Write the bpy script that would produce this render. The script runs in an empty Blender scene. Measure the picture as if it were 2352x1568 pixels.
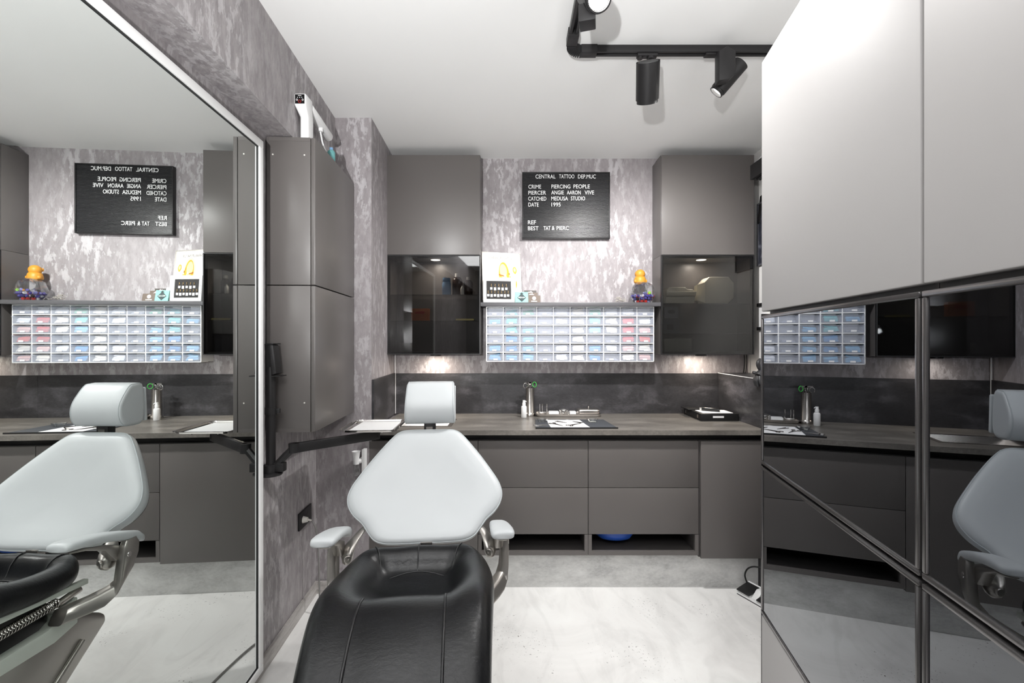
import bpy, bmesh, math, random
from mathutils import Vector, Matrix, Euler
random.seed(4)
S = bpy.context.scene
PI = math.pi
# ------------------------------------------------------------------ camera
F = 1060.0; EYE = 1.45
cd = bpy.data.cameras.new('camera'); cam = bpy.data.objects.new('camera', cd)
S.collection.objects.link(cam); S.camera = cam
cam.location = (0, 0, EYE); cam.rotation_euler = (PI/2, 0, 0)
cd.sensor_width = 36; cd.lens = F/2352*36; cd.clip_start = 0.02
# ------------------------------------------------------------------ world, exposure
w = bpy.data.worlds.new('world'); S.world = w; w.use_nodes = True
w.node_tree.nodes['Background'].inputs[0].default_value = (1, 1, 1, 1)
w.node_tree.nodes['Background'].inputs[1].default_value = 0.4
vs = S.view_settings
vs.view_transform = 'Standard'; vs.look = 'None'; vs.gamma = 1; vs.use_curve_mapping = False
vs.exposure = 0.27
# ------------------------------------------------------------------ room lights and added fills
def area(name, loc, size, power, rot=(0, 0, 0), col=(1, 1, 1), sy=None, shape=None):
    l = bpy.data.lights.new(name, 'AREA'); l.energy = power; l.size = size; l.color = col
    if sy: l.shape = 'RECTANGLE'; l.size_y = sy
    if shape: l.shape = shape
    o = bpy.data.objects.new(name, l); S.collection.objects.link(o); o.location = loc; o.rotation_euler = rot
    return o
def spot(name, loc, d, power, ang=90, blend=.6, r=.03, col=(1, 1, 1)):
    l = bpy.data.lights.new(name, 'SPOT'); l.energy = power; l.spot_size = math.radians(ang); l.spot_blend = blend
    l.shadow_soft_size = r; l.color = col
    o = bpy.data.objects.new(name, l); S.collection.objects.link(o); o.location = loc
    o.rotation_euler = Vector(d).to_track_quat('-Z', 'Y').to_euler()
    return o
# added fill lights, out of view behind and above the camera
area('fill_light_rear', (-.25, -.95, 2.70), 1.1, 34, sy=1.1)
area('fill_light_front', (-.35, .55, 2.71), 0.9, 5, sy=.5)
# added fill lights pointing up, put in to brighten the ceiling
spot('ceiling_fill_spot', (-.35, -.60, 1.58), (.02, 2.6, 1.12), 250, 74, 1.0, .03)
spot('ceiling_fill_spot', (-.30, -.60, 1.65), (0, .45, 1), 85, 105, 1.0, .03)
area('ceiling_fill_area', (.98, .75, 2.26), .30, 8, rot=(PI, 0, 0), sy=.9)
# track spots (heads are built below around these)
SP1 = Vector((.598, 2.035, 2.592)); D1 = Vector((.15, .60, -.80)).normalized()
SP2 = Vector((.955, 2.035, 2.612)); D2 = Vector((-.62, .28, -.72)).normalized()
SP3 = Vector((.275, 1.550, 2.612)); D3 = Vector((.12, -.62, -.60)).normalized()
spot('track_spot_light', SP1 + D1*.12, D1, 80, 130, .7, .022, (1, .985, .97))
spot('track_spot_light', SP2 + D2*.12, D2, 60, 100, .7, .022, (1, .985, .97))
spot('track_spot_light', SP3 + D3*.075, D3, 34, 100, .7, .03, (1, .985, .97))

# ------------------------------------------------------------------ helpers
MATW = {}
def at(px, py, Y):
    return Vector(((px-1176)*Y/F, Y, EYE-(py-784)*Y/F))
def thing(name, label, cat, loc=(0, 0, 0), rot=(0, 0, 0), group=None):
    o = bpy.data.objects.new(name, None); S.collection.objects.link(o)
    o.empty_display_size = .05
    if not isinstance(rot, (tuple, list)): rot = (0, 0, rot)
    o.location = loc; o.rotation_euler = rot
    o['label'] = label; o['category'] = cat
    if group: o['group'] = group
    MATW[o.name] = Matrix.Translation(Vector(loc)) @ Euler(rot).to_matrix().to_4x4()
    return o
def tag(o, label, cat, group=None):
    o['label'] = label; o['category'] = cat
    if group: o['group'] = group
    return o
class MB:
    def __init__(s): s.v = []; s.f = []; s.M = None
    def add(s, vs, fs):
        b = len(s.v)
        for v in vs:
            v = Vector(v)
            s.v.append(s.M @ v if s.M else v)
        for f in fs: s.f.append([b+i for i in f])
        return s
    def box(s, x0, x1, y0, y1, z0, z1):
        return s.add([(x0,y0,z0),(x1,y0,z0),(x1,y1,z0),(x0,y1,z0),(x0,y0,z1),(x1,y0,z1),(x1,y1,z1),(x0,y1,z1)],
            [(0,3,2,1),(4,5,6,7),(0,1,5,4),(1,2,6,5),(2,3,7,6),(3,0,4,7)])
    def prism(s, base, off):
        """base: list of 3D points, extruded by vector off"""
        n = len(base); off = Vector(off)
        vs = [Vector(p) for p in base] + [Vector(p)+off for p in base]
        return s.add(vs, [list(range(n))[::-1], list(range(n, 2*n))] + [(i, (i+1) % n, n+(i+1) % n, n+i) for i in range(n)])
    def cyl(s, p0, p1, r0, r1=None, n=24, cap=True):
        r1 = r0 if r1 is None else r1
        p0 = Vector(p0); p1 = Vector(p1); d = (p1-p0).normalized()
        a = d.orthogonal().normalized(); b = d.cross(a)
        vs = [p + (a*math.cos(2*PI*i/n)+b*math.sin(2*PI*i/n))*r for p, r in ((p0, r0), (p1, r1)) for i in range(n)]
        fs = [(i, (i+1) % n, n+(i+1) % n, n+i) for i in range(n)]
        if cap: fs += [list(range(n))[::-1], list(range(n, 2*n))]
        return s.add(vs, fs)
    def lathe(s, c, prof, n=32, axis=(0, 0, 1)):
        c = Vector(c); d = Vector(axis).normalized(); a = d.orthogonal().normalized(); b = d.cross(a)
        vs = []; fs = []
        for r, z in prof:
            for i in range(n):
                t = 2*PI*i/n; vs.append(c + d*z + (a*math.cos(t)+b*math.sin(t))*r)
        for k in range(len(prof)-1):
            for i in range(n):
                j = (i+1) % n; fs.append((k*n+i, k*n+j, (k+1)*n+j, (k+1)*n+i))
        if prof[0][0] > 1e-5: fs.append(list(range(n))[::-1])
        if prof[-1][0] > 1e-5: fs.append([(len(prof)-1)*n+i for i in range(n)])
        return s.add(vs, fs)
    def tube(s, pts, r, n=10, close=False, sub=1):
        P = [Vector(p) for p in pts]
        R = r if isinstance(r, (list, tuple)) else [r]*len(P)
        if sub > 1:
            Q = []; R2 = []
            for i in range(len(P)-1):
                p0 = P[max(i-1, 0)]; p1 = P[i]; p2 = P[i+1]; p3 = P[min(i+2, len(P)-1)]
                for k in range(sub):
                    t = k/sub
                    Q.append(.5*((2*p1)+(p2-p0)*t+(2*p0-5*p1+4*p2-p3)*t*t+(3*p1-p0-3*p2+p3)*t**3))
                    R2.append(R[i]*(1-t)+R[i+1]*t)
            Q.append(P[-1]); R2.append(R[-1]); P = Q; R = R2
        m = len(P); vs = []; fs = []; up = None
        for i, p in enumerate(P):
            if close: d = (P[(i+1) % m]-P[i-1])
            else: d = (P[min(i+1, m-1)]-P[max(i-1, 0)])
            d.normalize()
            if up is None: up = d.orthogonal().normalized()
            up = (up - d*up.dot(d)); up.normalize(); b = d.cross(up)
            for k in range(n):
                t = 2*PI*k/n; vs.append(p+(up*math.cos(t)+b*math.sin(t))*R[i])
        for i in range(m if close else m-1):
            for k in range(n):
                i2 = (i+1) % m; k2 = (k+1) % n
                fs.append((i*n+k, i*n+k2, i2*n+k2, i2*n+k))
        if not close: fs += [list(range(n))[::-1], [(m-1)*n+k for k in range(n)]]
        return s.add(vs, fs)
    def sphere(s, c, r, n=16, m=10):
        rx, ry, rz = (r, r, r) if not isinstance(r, (tuple, list)) else r
        c = Vector(c); vs = [c+Vector((0, 0, rz))]; fs = []
        for j in range(1, m):
            a = PI*j/m
            for i in range(n):
                t = 2*PI*i/n; vs.append(c+Vector((rx*math.sin(a)*math.cos(t), ry*math.sin(a)*math.sin(t), rz*math.cos(a))))
        vs.append(c-Vector((0, 0, rz)))
        for i in range(n): fs.append((0, 1+i, 1+(i+1) % n))
        for j in range(m-2):
            for i in range(n): fs.append((1+j*n+i, 1+(j+1)*n+i, 1+(j+1)*n+(i+1) % n, 1+j*n+(i+1) % n))
        e = len(vs)-1
        for i in range(n): fs.append((e, 1+(m-2)*n+(i+1) % n, 1+(m-2)*n+i))
        return s.add(vs, fs)
    def loft(s, secs, cap=True):
        n = len(secs[0]); vs = [p for q in secs for p in q]; fs = []
        for i in range(len(secs)-1):
            for k in range(n): fs.append((i*n+k, i*n+(k+1) % n, (i+1)*n+(k+1) % n, (i+1)*n+k))
        if cap: fs += [list(range(n))[::-1], [(len(secs)-1)*n+k for k in range(n)]]
        return s.add(vs, fs)
    def build(s, name, mat, parent=None, local=False, smooth=None, bevel=0, seg=2, sub=0, label=None):
        me = bpy.data.meshes.new(name)
        V = s.v
        root = parent
        while root is not None and root.parent is not None: root = root.parent
        if root is not None and not local:
            Mi = MATW[root.name].inverted(); V = [Mi @ v for v in V]
        me.from_pydata([tuple(v) for v in V], [], s.f)
        bm = bmesh.new(); bm.from_mesh(me); bmesh.ops.recalc_face_normals(bm, faces=bm.faces)
        if bevel:
            es = [e for e in bm.edges if len(e.link_faces) == 2 and e.calc_face_angle(0) > math.radians(35)]
            try: bmesh.ops.bevel(bm, geom=es, offset=bevel, segments=seg, profile=.5, affect='EDGES', clamp_overlap=True)
            except Exception: pass
        bm.to_mesh(me); bm.free()
        if smooth is None: smooth = bool(bevel)
        if smooth:
            for p in me.polygons: p.use_smooth = True
            me.set_sharp_from_angle(angle=math.radians(50 if not bevel else 40))
        me.materials.append(mat)
        o = bpy.data.objects.new(name, me); S.collection.objects.link(o)
        if parent: o.parent = parent
        if sub:
            m = o.modifiers.new('s', 'SUBSURF'); m.levels = sub; m.render_levels = sub
        if label: o['label'] = label
        return o
def struct(o): o['kind'] = 'structure'; return o
def lin(c):
    return tuple((x/12.92 if x <= .04045 else ((x+.055)/1.055)**2.4) for x in c)
def rgb(r, g, b): return lin((r/255, g/255, b/255))
_text = {}
def text_part(txt, M, wd, ht, mat, parent, depth=.0015, name='lettering', words=None, bold=0.0):
    """text in the local xy plane of M, scaled to fit width x height; words = [(txt, x, y, w, h)]"""
    for (t, x, y, ww, hh) in (words or [(txt, 0, 0, wd, ht)]):
        mb = MB()
        cu = bpy.data.curves.new('t', 'FONT'); cu.body = t; cu.size = 1; cu.extrude = .02; cu.offset = bold; cu.resolution_u = 4
        to = bpy.data.objects.new('t', cu); S.collection.objects.link(to)
        dg = bpy.context.evaluated_depsgraph_get(); me = bpy.data.meshes.new_from_object(to.evaluated_get(dg))
        xs = [v.co.x for v in me.vertices]; ys = [v.co.y for v in me.vertices]
        x0, x1, y0, y1 = min(xs), max(xs), min(ys), max(ys)
        sx = ww/(x1-x0); sy = hh/(y1-y0)
        vs = [M @ Vector((x+(v.co.x-x0)*sx, y+(v.co.y-y0)*sy, v.co.z/.02*depth)) for v in me.vertices]
        mb.add(vs, [list(p.vertices) for p in me.polygons])
        bpy.data.objects.remove(to); bpy.data.curves.remove(cu); bpy.data.meshes.remove(me)
        mb.build(name, mat, parent, local=True)

# ------------------------------------------------------------------ materials
def node_mat(name):
    m = bpy.data.materials.new(name); m.use_nodes = True
    return m, m.node_tree.nodes, m.node_tree.links, m.node_tree.nodes['Principled BSDF']
def pr(name, col, rough=.5, metal=0, spec=.5, bump=0, bscale=200, coat=0, emit=0, var=0, vscale=3):
    m, N, L, b = node_mat(name)
    c = rgb(*col)
    b.inputs['Base Color'].default_value = (*c, 1); b.inputs['Roughness'].default_value = rough
    b.inputs['Metallic'].default_value = metal; b.inputs['Specular IOR Level'].default_value = spec
    b.inputs['Coat Weight'].default_value = coat
    tc = N.new('ShaderNodeTexCoord')
    if bump:
        n = N.new('ShaderNodeTexNoise'); n.inputs['Scale'].default_value = bscale; n.inputs['Detail'].default_value = 4
        L.new(tc.outputs['Object'], n.inputs['Vector'])
        bp = N.new('ShaderNodeBump'); bp.inputs['Strength'].default_value = bump; bp.inputs['Distance'].default_value = .002
        L.new(n.outputs[0], bp.inputs['Height']); L.new(bp.outputs[0], b.inputs['Normal'])
    if var or not emit:
        n = N.new('ShaderNodeTexNoise'); n.inputs['Scale'].default_value = vscale; n.inputs['Detail'].default_value = 3
        L.new(tc.outputs['Object'], n.inputs['Vector'])
        mx = N.new('ShaderNodeMix'); mx.data_type = 'RGBA'; v = var or .03
        mx.inputs[6].default_value = (*[x*(1-v) for x in c], 1); mx.inputs[7].default_value = (*[min(1, x*(1+v)) for x in c], 1)
        L.new(n.outputs[0], mx.inputs[0]); L.new(mx.outputs[2], b.inputs['Base Color'])
    if emit:
        b.inputs['Emission Color'].default_value = (*c, 1); b.inputs['Emission Strength'].default_value = emit
    return m
def ramp(N, pts):
    r = N.new('ShaderNodeValToRGB'); e = r.color_ramp.elements
    e[0].position, e[1].position = pts[0][0], pts[-1][0]
    e[0].color = (*rgb(*pts[0][1]), 1); e[1].color = (*rgb(*pts[-1][1]), 1)
    for p, c in pts[1:-1]:
        k = e.new(p); k.color = (*rgb(*c), 1)
    return r
def noise(N, L, vec, scale, detail=6, rough=.6, dist=0.):
    n = N.new('ShaderNodeTexNoise'); n.inputs['Scale'].default_value = scale; n.inputs['Detail'].default_value = detail
    n.inputs['Roughness'].default_value = rough; n.inputs['Distortion'].default_value = dist
    L.new(vec, n.inputs['Vector']); return n
def mapping(N, L, sc, loc=(0, 0, 0)):
    tc = N.new('ShaderNodeTexCoord'); mp = N.new('ShaderNodeMapping')
    mp.inputs['Scale'].default_value = sc; mp.inputs['Location'].default_value = loc
    L.new(tc.outputs['Object'], mp.inputs['Vector']); return mp.outputs[0]
def mixc(N, L, fac, a, b, blend='MIX'):
    m = N.new('ShaderNodeMix'); m.data_type = 'RGBA'; m.blend_type = blend
    for s, x in ((0, fac), (6, a), (7, b)):
        if isinstance(x, (int, float)): m.inputs[s].default_value = x
        elif isinstance(x, tuple): m.inputs[s].default_value = x
        else: L.new(x, m.inputs[s])
    return m.outputs[2]
def wallpaper(name, sc=(1, 1, .38), big=27, dark=(137, 131, 133), mid=(163, 157, 159), light=(212, 209, 212), thr=.525):
    m, N, L, b = node_mat(name)
    v = mapping(N, L, sc)
    n1 = noise(N, L, v, big, 12, .70, .2)
    r1 = ramp(N, [(0., (0, 0, 0)), (thr-.02, (0, 0, 0)), (thr+.03, (190, 190, 190)), (1, (255, 255, 255))])
    L.new(n1.outputs[0], r1.inputs[0])
    n2 = noise(N, L, v, 34, 8, .7, .2)
    r2 = ramp(N, [(.3, dark), (.68, mid)]); L.new(n2.outputs[0], r2.inputs[0])
    n3 = noise(N, L, v, 3.2, 4, .5)
    r3 = ramp(N, [(.36, (70, 70, 70)), (.60, (255, 255, 255))]); L.new(n3.outputs[0], r3.inputs[0])
    f = mixc(N, L, 1.0, r1.outputs[0], r3.outputs[0], 'MULTIPLY')
    c = mixc(N, L, f, r2.outputs[0], (*rgb(*light), 1))
    L.new(c, b.inputs['Base Color'])
    rr = N.new('ShaderNodeMapRange'); rr.inputs[3].default_value = .55; rr.inputs[4].default_value = .34
    L.new(r1.outputs[0], rr.inputs[0]); L.new(rr.outputs[0], b.inputs['Roughness'])
    bp = N.new('ShaderNodeBump'); bp.inputs['Strength'].default_value = .35; bp.inputs['Distance'].default_value = .003
    n4 = noise(N, L, v, 60, 6, .6); L.new(n4.outputs[0], bp.inputs['Height']); L.new(bp.outputs[0], b.inputs['Normal'])
    return m
def mottled(name, c0, c1, c2, sc=(1, 1, 1), scale=5, rough=.4, fine=40, finea=.35, bump=.1, lo=.3, hi=.72, dist=.4):
    m, N, L, b = node_mat(name)
    v = mapping(N, L, sc)
    n1 = noise(N, L, v, scale, 10, .6, dist); r1 = ramp(N, [(lo, c0), ((lo+hi)/2, c1), (hi, c2)]); L.new(n1.outputs[0], r1.inputs[0])
    n2 = noise(N, L, v, fine, 6, .7); r2 = ramp(N, [(.3, (120, 120, 120)), (.7, (255, 255, 255))]); L.new(n2.outputs[0], r2.inputs[0])
    c = mixc(N, L, finea, r1.outputs[0], r2.outputs[0], 'OVERLAY')
    L.new(c, b.inputs['Base Color']); b.inputs['Roughness'].default_value = rough
    bp = N.new('ShaderNodeBump'); bp.inputs['Strength'].default_value = bump; bp.inputs['Distance'].default_value = .002
    L.new(n2.outputs[0], bp.inputs['Height']); L.new(bp.outputs[0], b.inputs['Normal'])
    return m
def floor_mat():
    m, N, L, b = node_mat('poured_floor')
    v = mapping(N, L, (1, 1, 1))
    n1 = noise(N, L, v, 1.7, 8, .62, 1.2)
    r1 = ramp(N, [(.28, (224, 223, 221)), (.5, (238, 237, 235)), (.7, (244, 244, 242))]); L.new(n1.outputs[0], r1.inputs[0])
    vz = mapping(N, L, (1.3, .5, 1), (3, 1, 0))
    n2 = noise(N, L, vz, 3.1, 6, .55, 2.2)
    r2 = ramp(N, [(.34, (232, 232, 232)), (.50, (255, 255, 255))]); L.new(n2.outputs[0], r2.inputs[0])
    c = mixc(N, L, .5, r1.outputs[0], r2.outputs[0], 'MULTIPLY')
    # sparse dark specks, gathered in patches
    n3 = noise(N, L, v, 75, 3, .7); r3 = ramp(N, [(.635, (0, 0, 0)), (.66, (255, 255, 255))]); L.new(n3.outputs[0], r3.inputs[0])
    n4 = noise(N, L, mapping(N, L, (1, 1, 1), (.37, .2, 0)), 2.3, 3, .6); r4 = ramp(N, [(.52, (0, 0, 0)), (.60, (255, 255, 255))]); L.new(n4.outputs[0], r4.inputs[0])
    sp = mixc(N, L, 1.0, r3.outputs[0], r4.outputs[0], 'MULTIPLY')
    c2 = mixc(N, L, sp, c, (*rgb(98, 94, 90), 1))
    L.new(c2, b.inputs['Base Color']); b.inputs['Roughness'].default_value = .33; b.inputs['Specular IOR Level'].default_value = .35
    return m
M_paper = wallpaper('wallpaper')
M_beam = wallpaper('wallpaper_beam', (1, .75, .26), big=40, dark=(128, 123, 125), mid=(168, 163, 164), light=(200, 197, 199), thr=.52)
M_ceil = pr('ceiling_paint', (243, 243, 242), .9, var=.015, vscale=1.2)
M_white_wall = pr('white_wall_paint', (242, 240, 237), .8)
M_floor = floor_mat()
M_splash = mottled('dark_stone_splashback', (40, 39, 41), (56, 55, 57), (96, 94, 98), (1, 1, 2.2), 3.2, .38, 55, .35)
M_top = mottled('grey_stone_worktop', (92, 88, 84), (110, 106, 101), (132, 127, 121), (1, 2.2, 1), 4.0, .33, 70, .3)
M_plinth = mottled('pale_concrete_plinth', (182, 182, 181), (216, 216, 214), (240, 240, 238), (1, 1, 2.0), 4.2, .5, 60, .3)
M_skirt = mottled('weathered_wood_skirting', (146, 141, 137), (173, 169, 166), (200, 197, 195), (4, .6, 9), 5, .5, 60, .3)
M_cab = pr('grey_cabinet_lacquer', (101, 97, 95), .36, var=.02, spec=.5)
M_cab_dark = pr('dark_cabinet_carcass', (84, 81, 80), .5)
M_cab_light = pr('pale_grey_door_lacquer', (182, 180, 179), .55, spec=.25, var=.02, vscale=1.2)
M_black = pr('matt_black_metal', (34, 33, 34), .42, spec=.4)
M_blackp = pr('black_plastic', (26, 26, 27), .45)
M_rib = pr('letter_felt', (40, 40, 42), .38)
M_white = pr('white_plastic', (238, 238, 238), .35)
M_letter = pr('white_letters', (245, 245, 245), .5)
M_frame_white = pr('white_mirror_frame', (252, 252, 252), .3)
M_steel = pr('brushed_steel', (205, 200, 195), .24, 1, bump=.05, bscale=300)
M_chrome = pr('polished_steel', (235, 233, 230), .08, 1)
M_cast = pr('cast_silver_paint', (176, 172, 167), .30, .85)
M_cream = pr('pale_green_enamel', (206, 212, 203), .4)
M_wleather = pr('pale_grey_vinyl', (202, 206, 208), .42, bump=.06, bscale=500, var=.02, vscale=4)
def leather():
    m, N, L, b = node_mat('black_leather')
    v = mapping(N, L, (1, 1, 1))
    n = noise(N, L, v, 7, 6, .6, .8); r = ramp(N, [(.3, (10, 11, 12)), (.7, (21, 22, 25))]); L.new(n.outputs[0], r.inputs[0])
    L.new(r.outputs[0], b.inputs['Base Color']); b.inputs['Roughness'].default_value = .29; b.inputs['Specular IOR Level'].default_value = .36
    n2 = noise(N, L, mapping(N, L, (1, 2.2, 1)), 55, 7, .65, .6)
    bp = N.new('ShaderNodeBump'); bp.inputs['Strength'].default_value = .38; bp.inputs['Distance'].default_value = .002
    L.new(n2.outputs[0], bp.inputs['Height']); L.new(bp.outputs[0], b.inputs['Normal'])
    return m
M_leather = leather()
M_seam = pr('black_piping', (20, 20, 22), .35)
M_wseam = pr('pale_piping', (190, 196, 198), .5)
def mirror_mat(name, col, rough=.0):
    m, N, L, b = node_mat(name)
    b.inputs['Base Color'].default_value = (*col, 1); b.inputs['Metallic'].default_value = 1; b.inputs['Roughness'].default_value = rough
    return m
M_mirror = mirror_mat('mirror_silver', (.83, .86, .845))
M_darkglass = mirror_mat('smoked_mirror_glass', (.20, .21, .225), .004)
def see_through(name, tint, gloss=.1, rough=.02, fac_plastic=0., pcol=(.9, .9, .95), powr=4.5, amt=.8):
    m = bpy.data.materials.new(name); m.use_nodes = True; N = m.node_tree.nodes; L = m.node_tree.links
    N.remove(N['Principled BSDF']); out = N['Material Output']
    t = N.new('ShaderNodeBsdfTransparent'); t.inputs[0].default_value = (*tint, 1)
    g = N.new('ShaderNodeBsdfGlossy'); g.inputs[0].default_value = (1, 1, 1, 1); g.inputs['Roughness'].default_value = rough
    lw = N.new('ShaderNodeLayerWeight'); lw.inputs[0].default_value = .5
    pw = N.new('ShaderNodeMath'); pw.operation = 'POWER'; pw.inputs[1].default_value = powr; L.new(lw.outputs['Facing'], pw.inputs[0])
    mr = N.new('ShaderNodeMath'); mr.operation = 'MULTIPLY_ADD'; mr.inputs[1].default_value = amt; mr.inputs[2].default_value = gloss+.025
    L.new(pw.outputs[0], mr.inputs[0])
    mx = N.new('ShaderNodeMixShader'); L.new(mr.outputs[0], mx.inputs[0]); L.new(t.outputs[0], mx.inputs[1]); L.new(g.outputs[0], mx.inputs[2])
    last = mx
    if fac_plastic:
        d = N.new('ShaderNodeBsdfDiffuse'); d.inputs[0].default_value = (*pcol, 1)
        m2 = N.new('ShaderNodeMixShader'); m2.inputs[0].default_value = fac_plastic
        L.new(mx.outputs[0], m2.inputs[1]); L.new(d.outputs[0], m2.inputs[2]); last = m2
    L.new(last.outputs[0], out.inputs[0]); return m
M_smoke = see_through('tinted_door_glass', (.44, .44, .44), .02)
M_clear = see_through('clear_plastic', (.93, .94, .95), .03, .03, .05, powr=2.5)
M_drawer = see_through('clear_drawer_plastic', (.95, .96, .98), -.02, .45, .22, (.80, .83, .92), amt=.25)
M_glass = see_through('clear_glass', (.90, .91, .91), .05, powr=2.2, amt=.9)
M_paperw = pr('white_paper', (246, 246, 246), .6)

# ================================================================== SETTING
CEIL = 2.745
def LW(Y): return -1.098-.06*(Y-2.02)          # left wall
def BF(Y): return -1.026+(2.66-Y)*.0715        # beam face
struct(MB().box(-1.6, 2.2, -2.3, 3.4, -.05, 0).build('floor', M_floor))
struct(MB().box(-1.6, 2.2, -2.3, 3.4, CEIL, CEIL+.05).build('ceiling', M_ceil))
struct(MB().box(-1.2, 1.9, 3.27, 3.37, 0, CEIL).build('wall_back', M_paper))
struct(MB().box(1.675, 1.775, -2.3, 3.27, 0, CEIL).build('wall_right', M_white_wall))
struct(MB().prism([(LW(-2.3), -2.3, 0), (LW(2.68), 2.68, 0), (LW(2.68)-.1, 2.68, 0), (LW(-2.3)-.1, -2.3, 0)], (0, 0, CEIL)).build('wall_left', M_beam))
struct(MB().prism([(-1.25, 2.68, 0), (-.8136, 2.67, 0), (-.836, 3.27, 0), (-1.25, 3.27, 0)], (0, 0, CEIL)).build('wall_alcove', M_paper))
struct(MB().prism([(BF(-2.3), -2.3, 2.366), (BF(2.66), 2.675, 2.366), (LW(2.68)-.02, 2.675, 2.366), (LW(-2.3)-.02, -2.3, 2.366)], (0, 0, CEIL-2.366)).build('trim_1', M_beam))
wr = MB(); wr.box(-1.6, 1.9, -2.4, -2.3, 0, CEIL); struct(wr.build('wall_rear', pr('rear_wall_paint', (78, 76, 76), .8)))
# skirting
struct(MB().prism([(LW(2.668)+.014, 2.666, 0), (LW(1.0)+.014, 1.0, 0), (LW(1.0)+.001, 1.0, 0), (LW(2.668)+.001, 2.668, 0)], (0, 0, .068)).build('baseboard_left', M_skirt))
struct(MB().box(-1.122, -.84, 2.654, 2.668, 0, .068).build('baseboard_alcove', M_skirt))
# stone splashback on the alcove sides and the back, and the tiled boxing at the right
b = MB(); b.box(-.835, 1.455, 3.258, 3.2695, .942, 1.225); b.box(.14, .1415, 3.257, 3.26, .945, 1.22); b.box(.93, .9315, 3.257, 3.26, .945, 1.22)
struct(b.build('trim_2', M_splash))
struct(MB().prism([(-.812, 2.675, .942), (-.8335, 3.257, .942), (-.822, 3.257, .942), (-.800, 2.675, .942)], (0, 0, .287)).build('trim_3', M_splash))
struct(MB().box(1.456, 1.674, 2.05, 3.269, 0, 1.229).build('trim_4', M_splash))
struct(MB().box(1.453, 1.4555, 2.05, 3.257, 1.2265, 1.2305).build('trim_5', M_white))
struct(MB().cyl((-.823, 3.255, .943), (-.823, 3.255, 1.36), .0035, n=8).build('trim_6', M_white))
# housings added for the unseen fill lights behind and above the camera
for nm, (x, y, sx, sy) in (('rear', (-.25, -.95, 1.1, 1.1)), ('front', (-.35, .55, .9, .5))):
    t = thing('fill_panel', 'flat white panel added for fill light on the ceiling behind the camera' if nm == 'rear' else 'slim white panel added for fill light on the ceiling above the camera', 'fill panel', (x, y, CEIL))
    MB().box(x-sx/2-.02, x+sx/2+.02, y-sy/2-.02, y+sy/2+.02, CEIL-.02, CEIL-.001).build('housing', M_white, t, bevel=.002)

# ================================================================== BASE CABINETS AND WORKTOP
FY = 2.67
def carcass(x0, x1, y0, y1, z0, z1, t=.016, back=True, mids=()):
    m = MB(); m.box(x0, x0+t, y0, y1, z0, z1); m.box(x1-t, x1, y0, y1, z0, z1)
    m.box(x0+t, x1-t, y0, y1, z0, z0+t); m.box(x0+t, x1-t, y0, y1, z1-t, z1)
    if back: m.box(x0+t, x1-t, y1-.006, y1, z0+t, z1-t)
    for z in mids: m.box(x0+t, x1-t, y0, y1-.006, z, z+t)
    return m
def door(x0, x1, z0, z1, y, t, mat, parent, name='door', g=.0015, bev=.0012):
    return MB().box(x0+g, x1-g, y, y+t, z0+g, z1-g).build(name, mat, parent, bevel=bev)
def base_unit(x0, x1, label):
    t = thing('drawer_cabinet', label, 'drawer cabinet', ((x0+x1)/2, FY+.02, .213))
    carcass(x0+.001, x1-.001, FY+.02, 3.20, .213, .876, .018, mids=(.334,)).build('body', M_cab_dark, t)
    for z0, z1 in ((.604, .876), (.334, .604)):
        MB().box(x0+.0015, x1-.0015, FY, FY+.018, z0+.0015, z1-.0015).build('drawer', M_cab, t, bevel=.0012)
    fr = MB()  # open niche frame under the drawers
    fr.box(x0+.001, x1-.001, FY+.001, FY+.019, .213, .236); fr.box(x0+.001, x0+.021, FY+.001, FY+.019, .236, .333); fr.box(x1-.021, x1-.001, FY+.001, FY+.019, .236, .333)
    fr.build('niche_frame', M_cab, t)
    return t
xs = (-.833, -.1965, .4408, 1.0806, 1.454)
t = thing('sink_cabinet', 'tall-doored grey base cabinet under the sink, behind the chair back', 'cabinet', ((xs[0]+xs[1])/2, FY, .2))
carcass(xs[0]+.002, xs[1]-.001, FY+.02, 3.20, .20, .876, .018).build('body', M_cab_dark, t)
door(xs[0]+.004, xs[1], .20, .876, FY, .018, M_cab, t)
base_unit(xs[1], xs[2], 'grey two-drawer base cabinet with empty niche, left one beside the chair')
base_unit(xs[2], xs[3], 'grey two-drawer base cabinet with a blue bag in its niche')
t = thing('corner_cabinet', 'grey full-door base cabinet at the right end under the black case', 'cabinet', ((xs[3]+xs[4])/2, FY, .2))
carcass(xs[3]+.003, xs[4], FY+.01, 3.20, .20, .876, .018).build('body', M_cab_dark, t)
door(xs[3]+.007, xs[4], .198, .876, FY-.01, .018, M_cab, t)
o = MB().box(-.832, 1.454, FY+.03, FY+.08, .877, .9135).build('grip_rail', M_black, bevel=.002)
tag(o, 'black recessed grip rail running under the worktop edge', 'rail')
o = MB().box(-.835, 1.454, 2.725, 2.745, 0, .199).build('plinth', M_plinth)
tag(o, 'pale concrete-look plinth board below the grey base cabinets', 'plinth')
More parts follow.
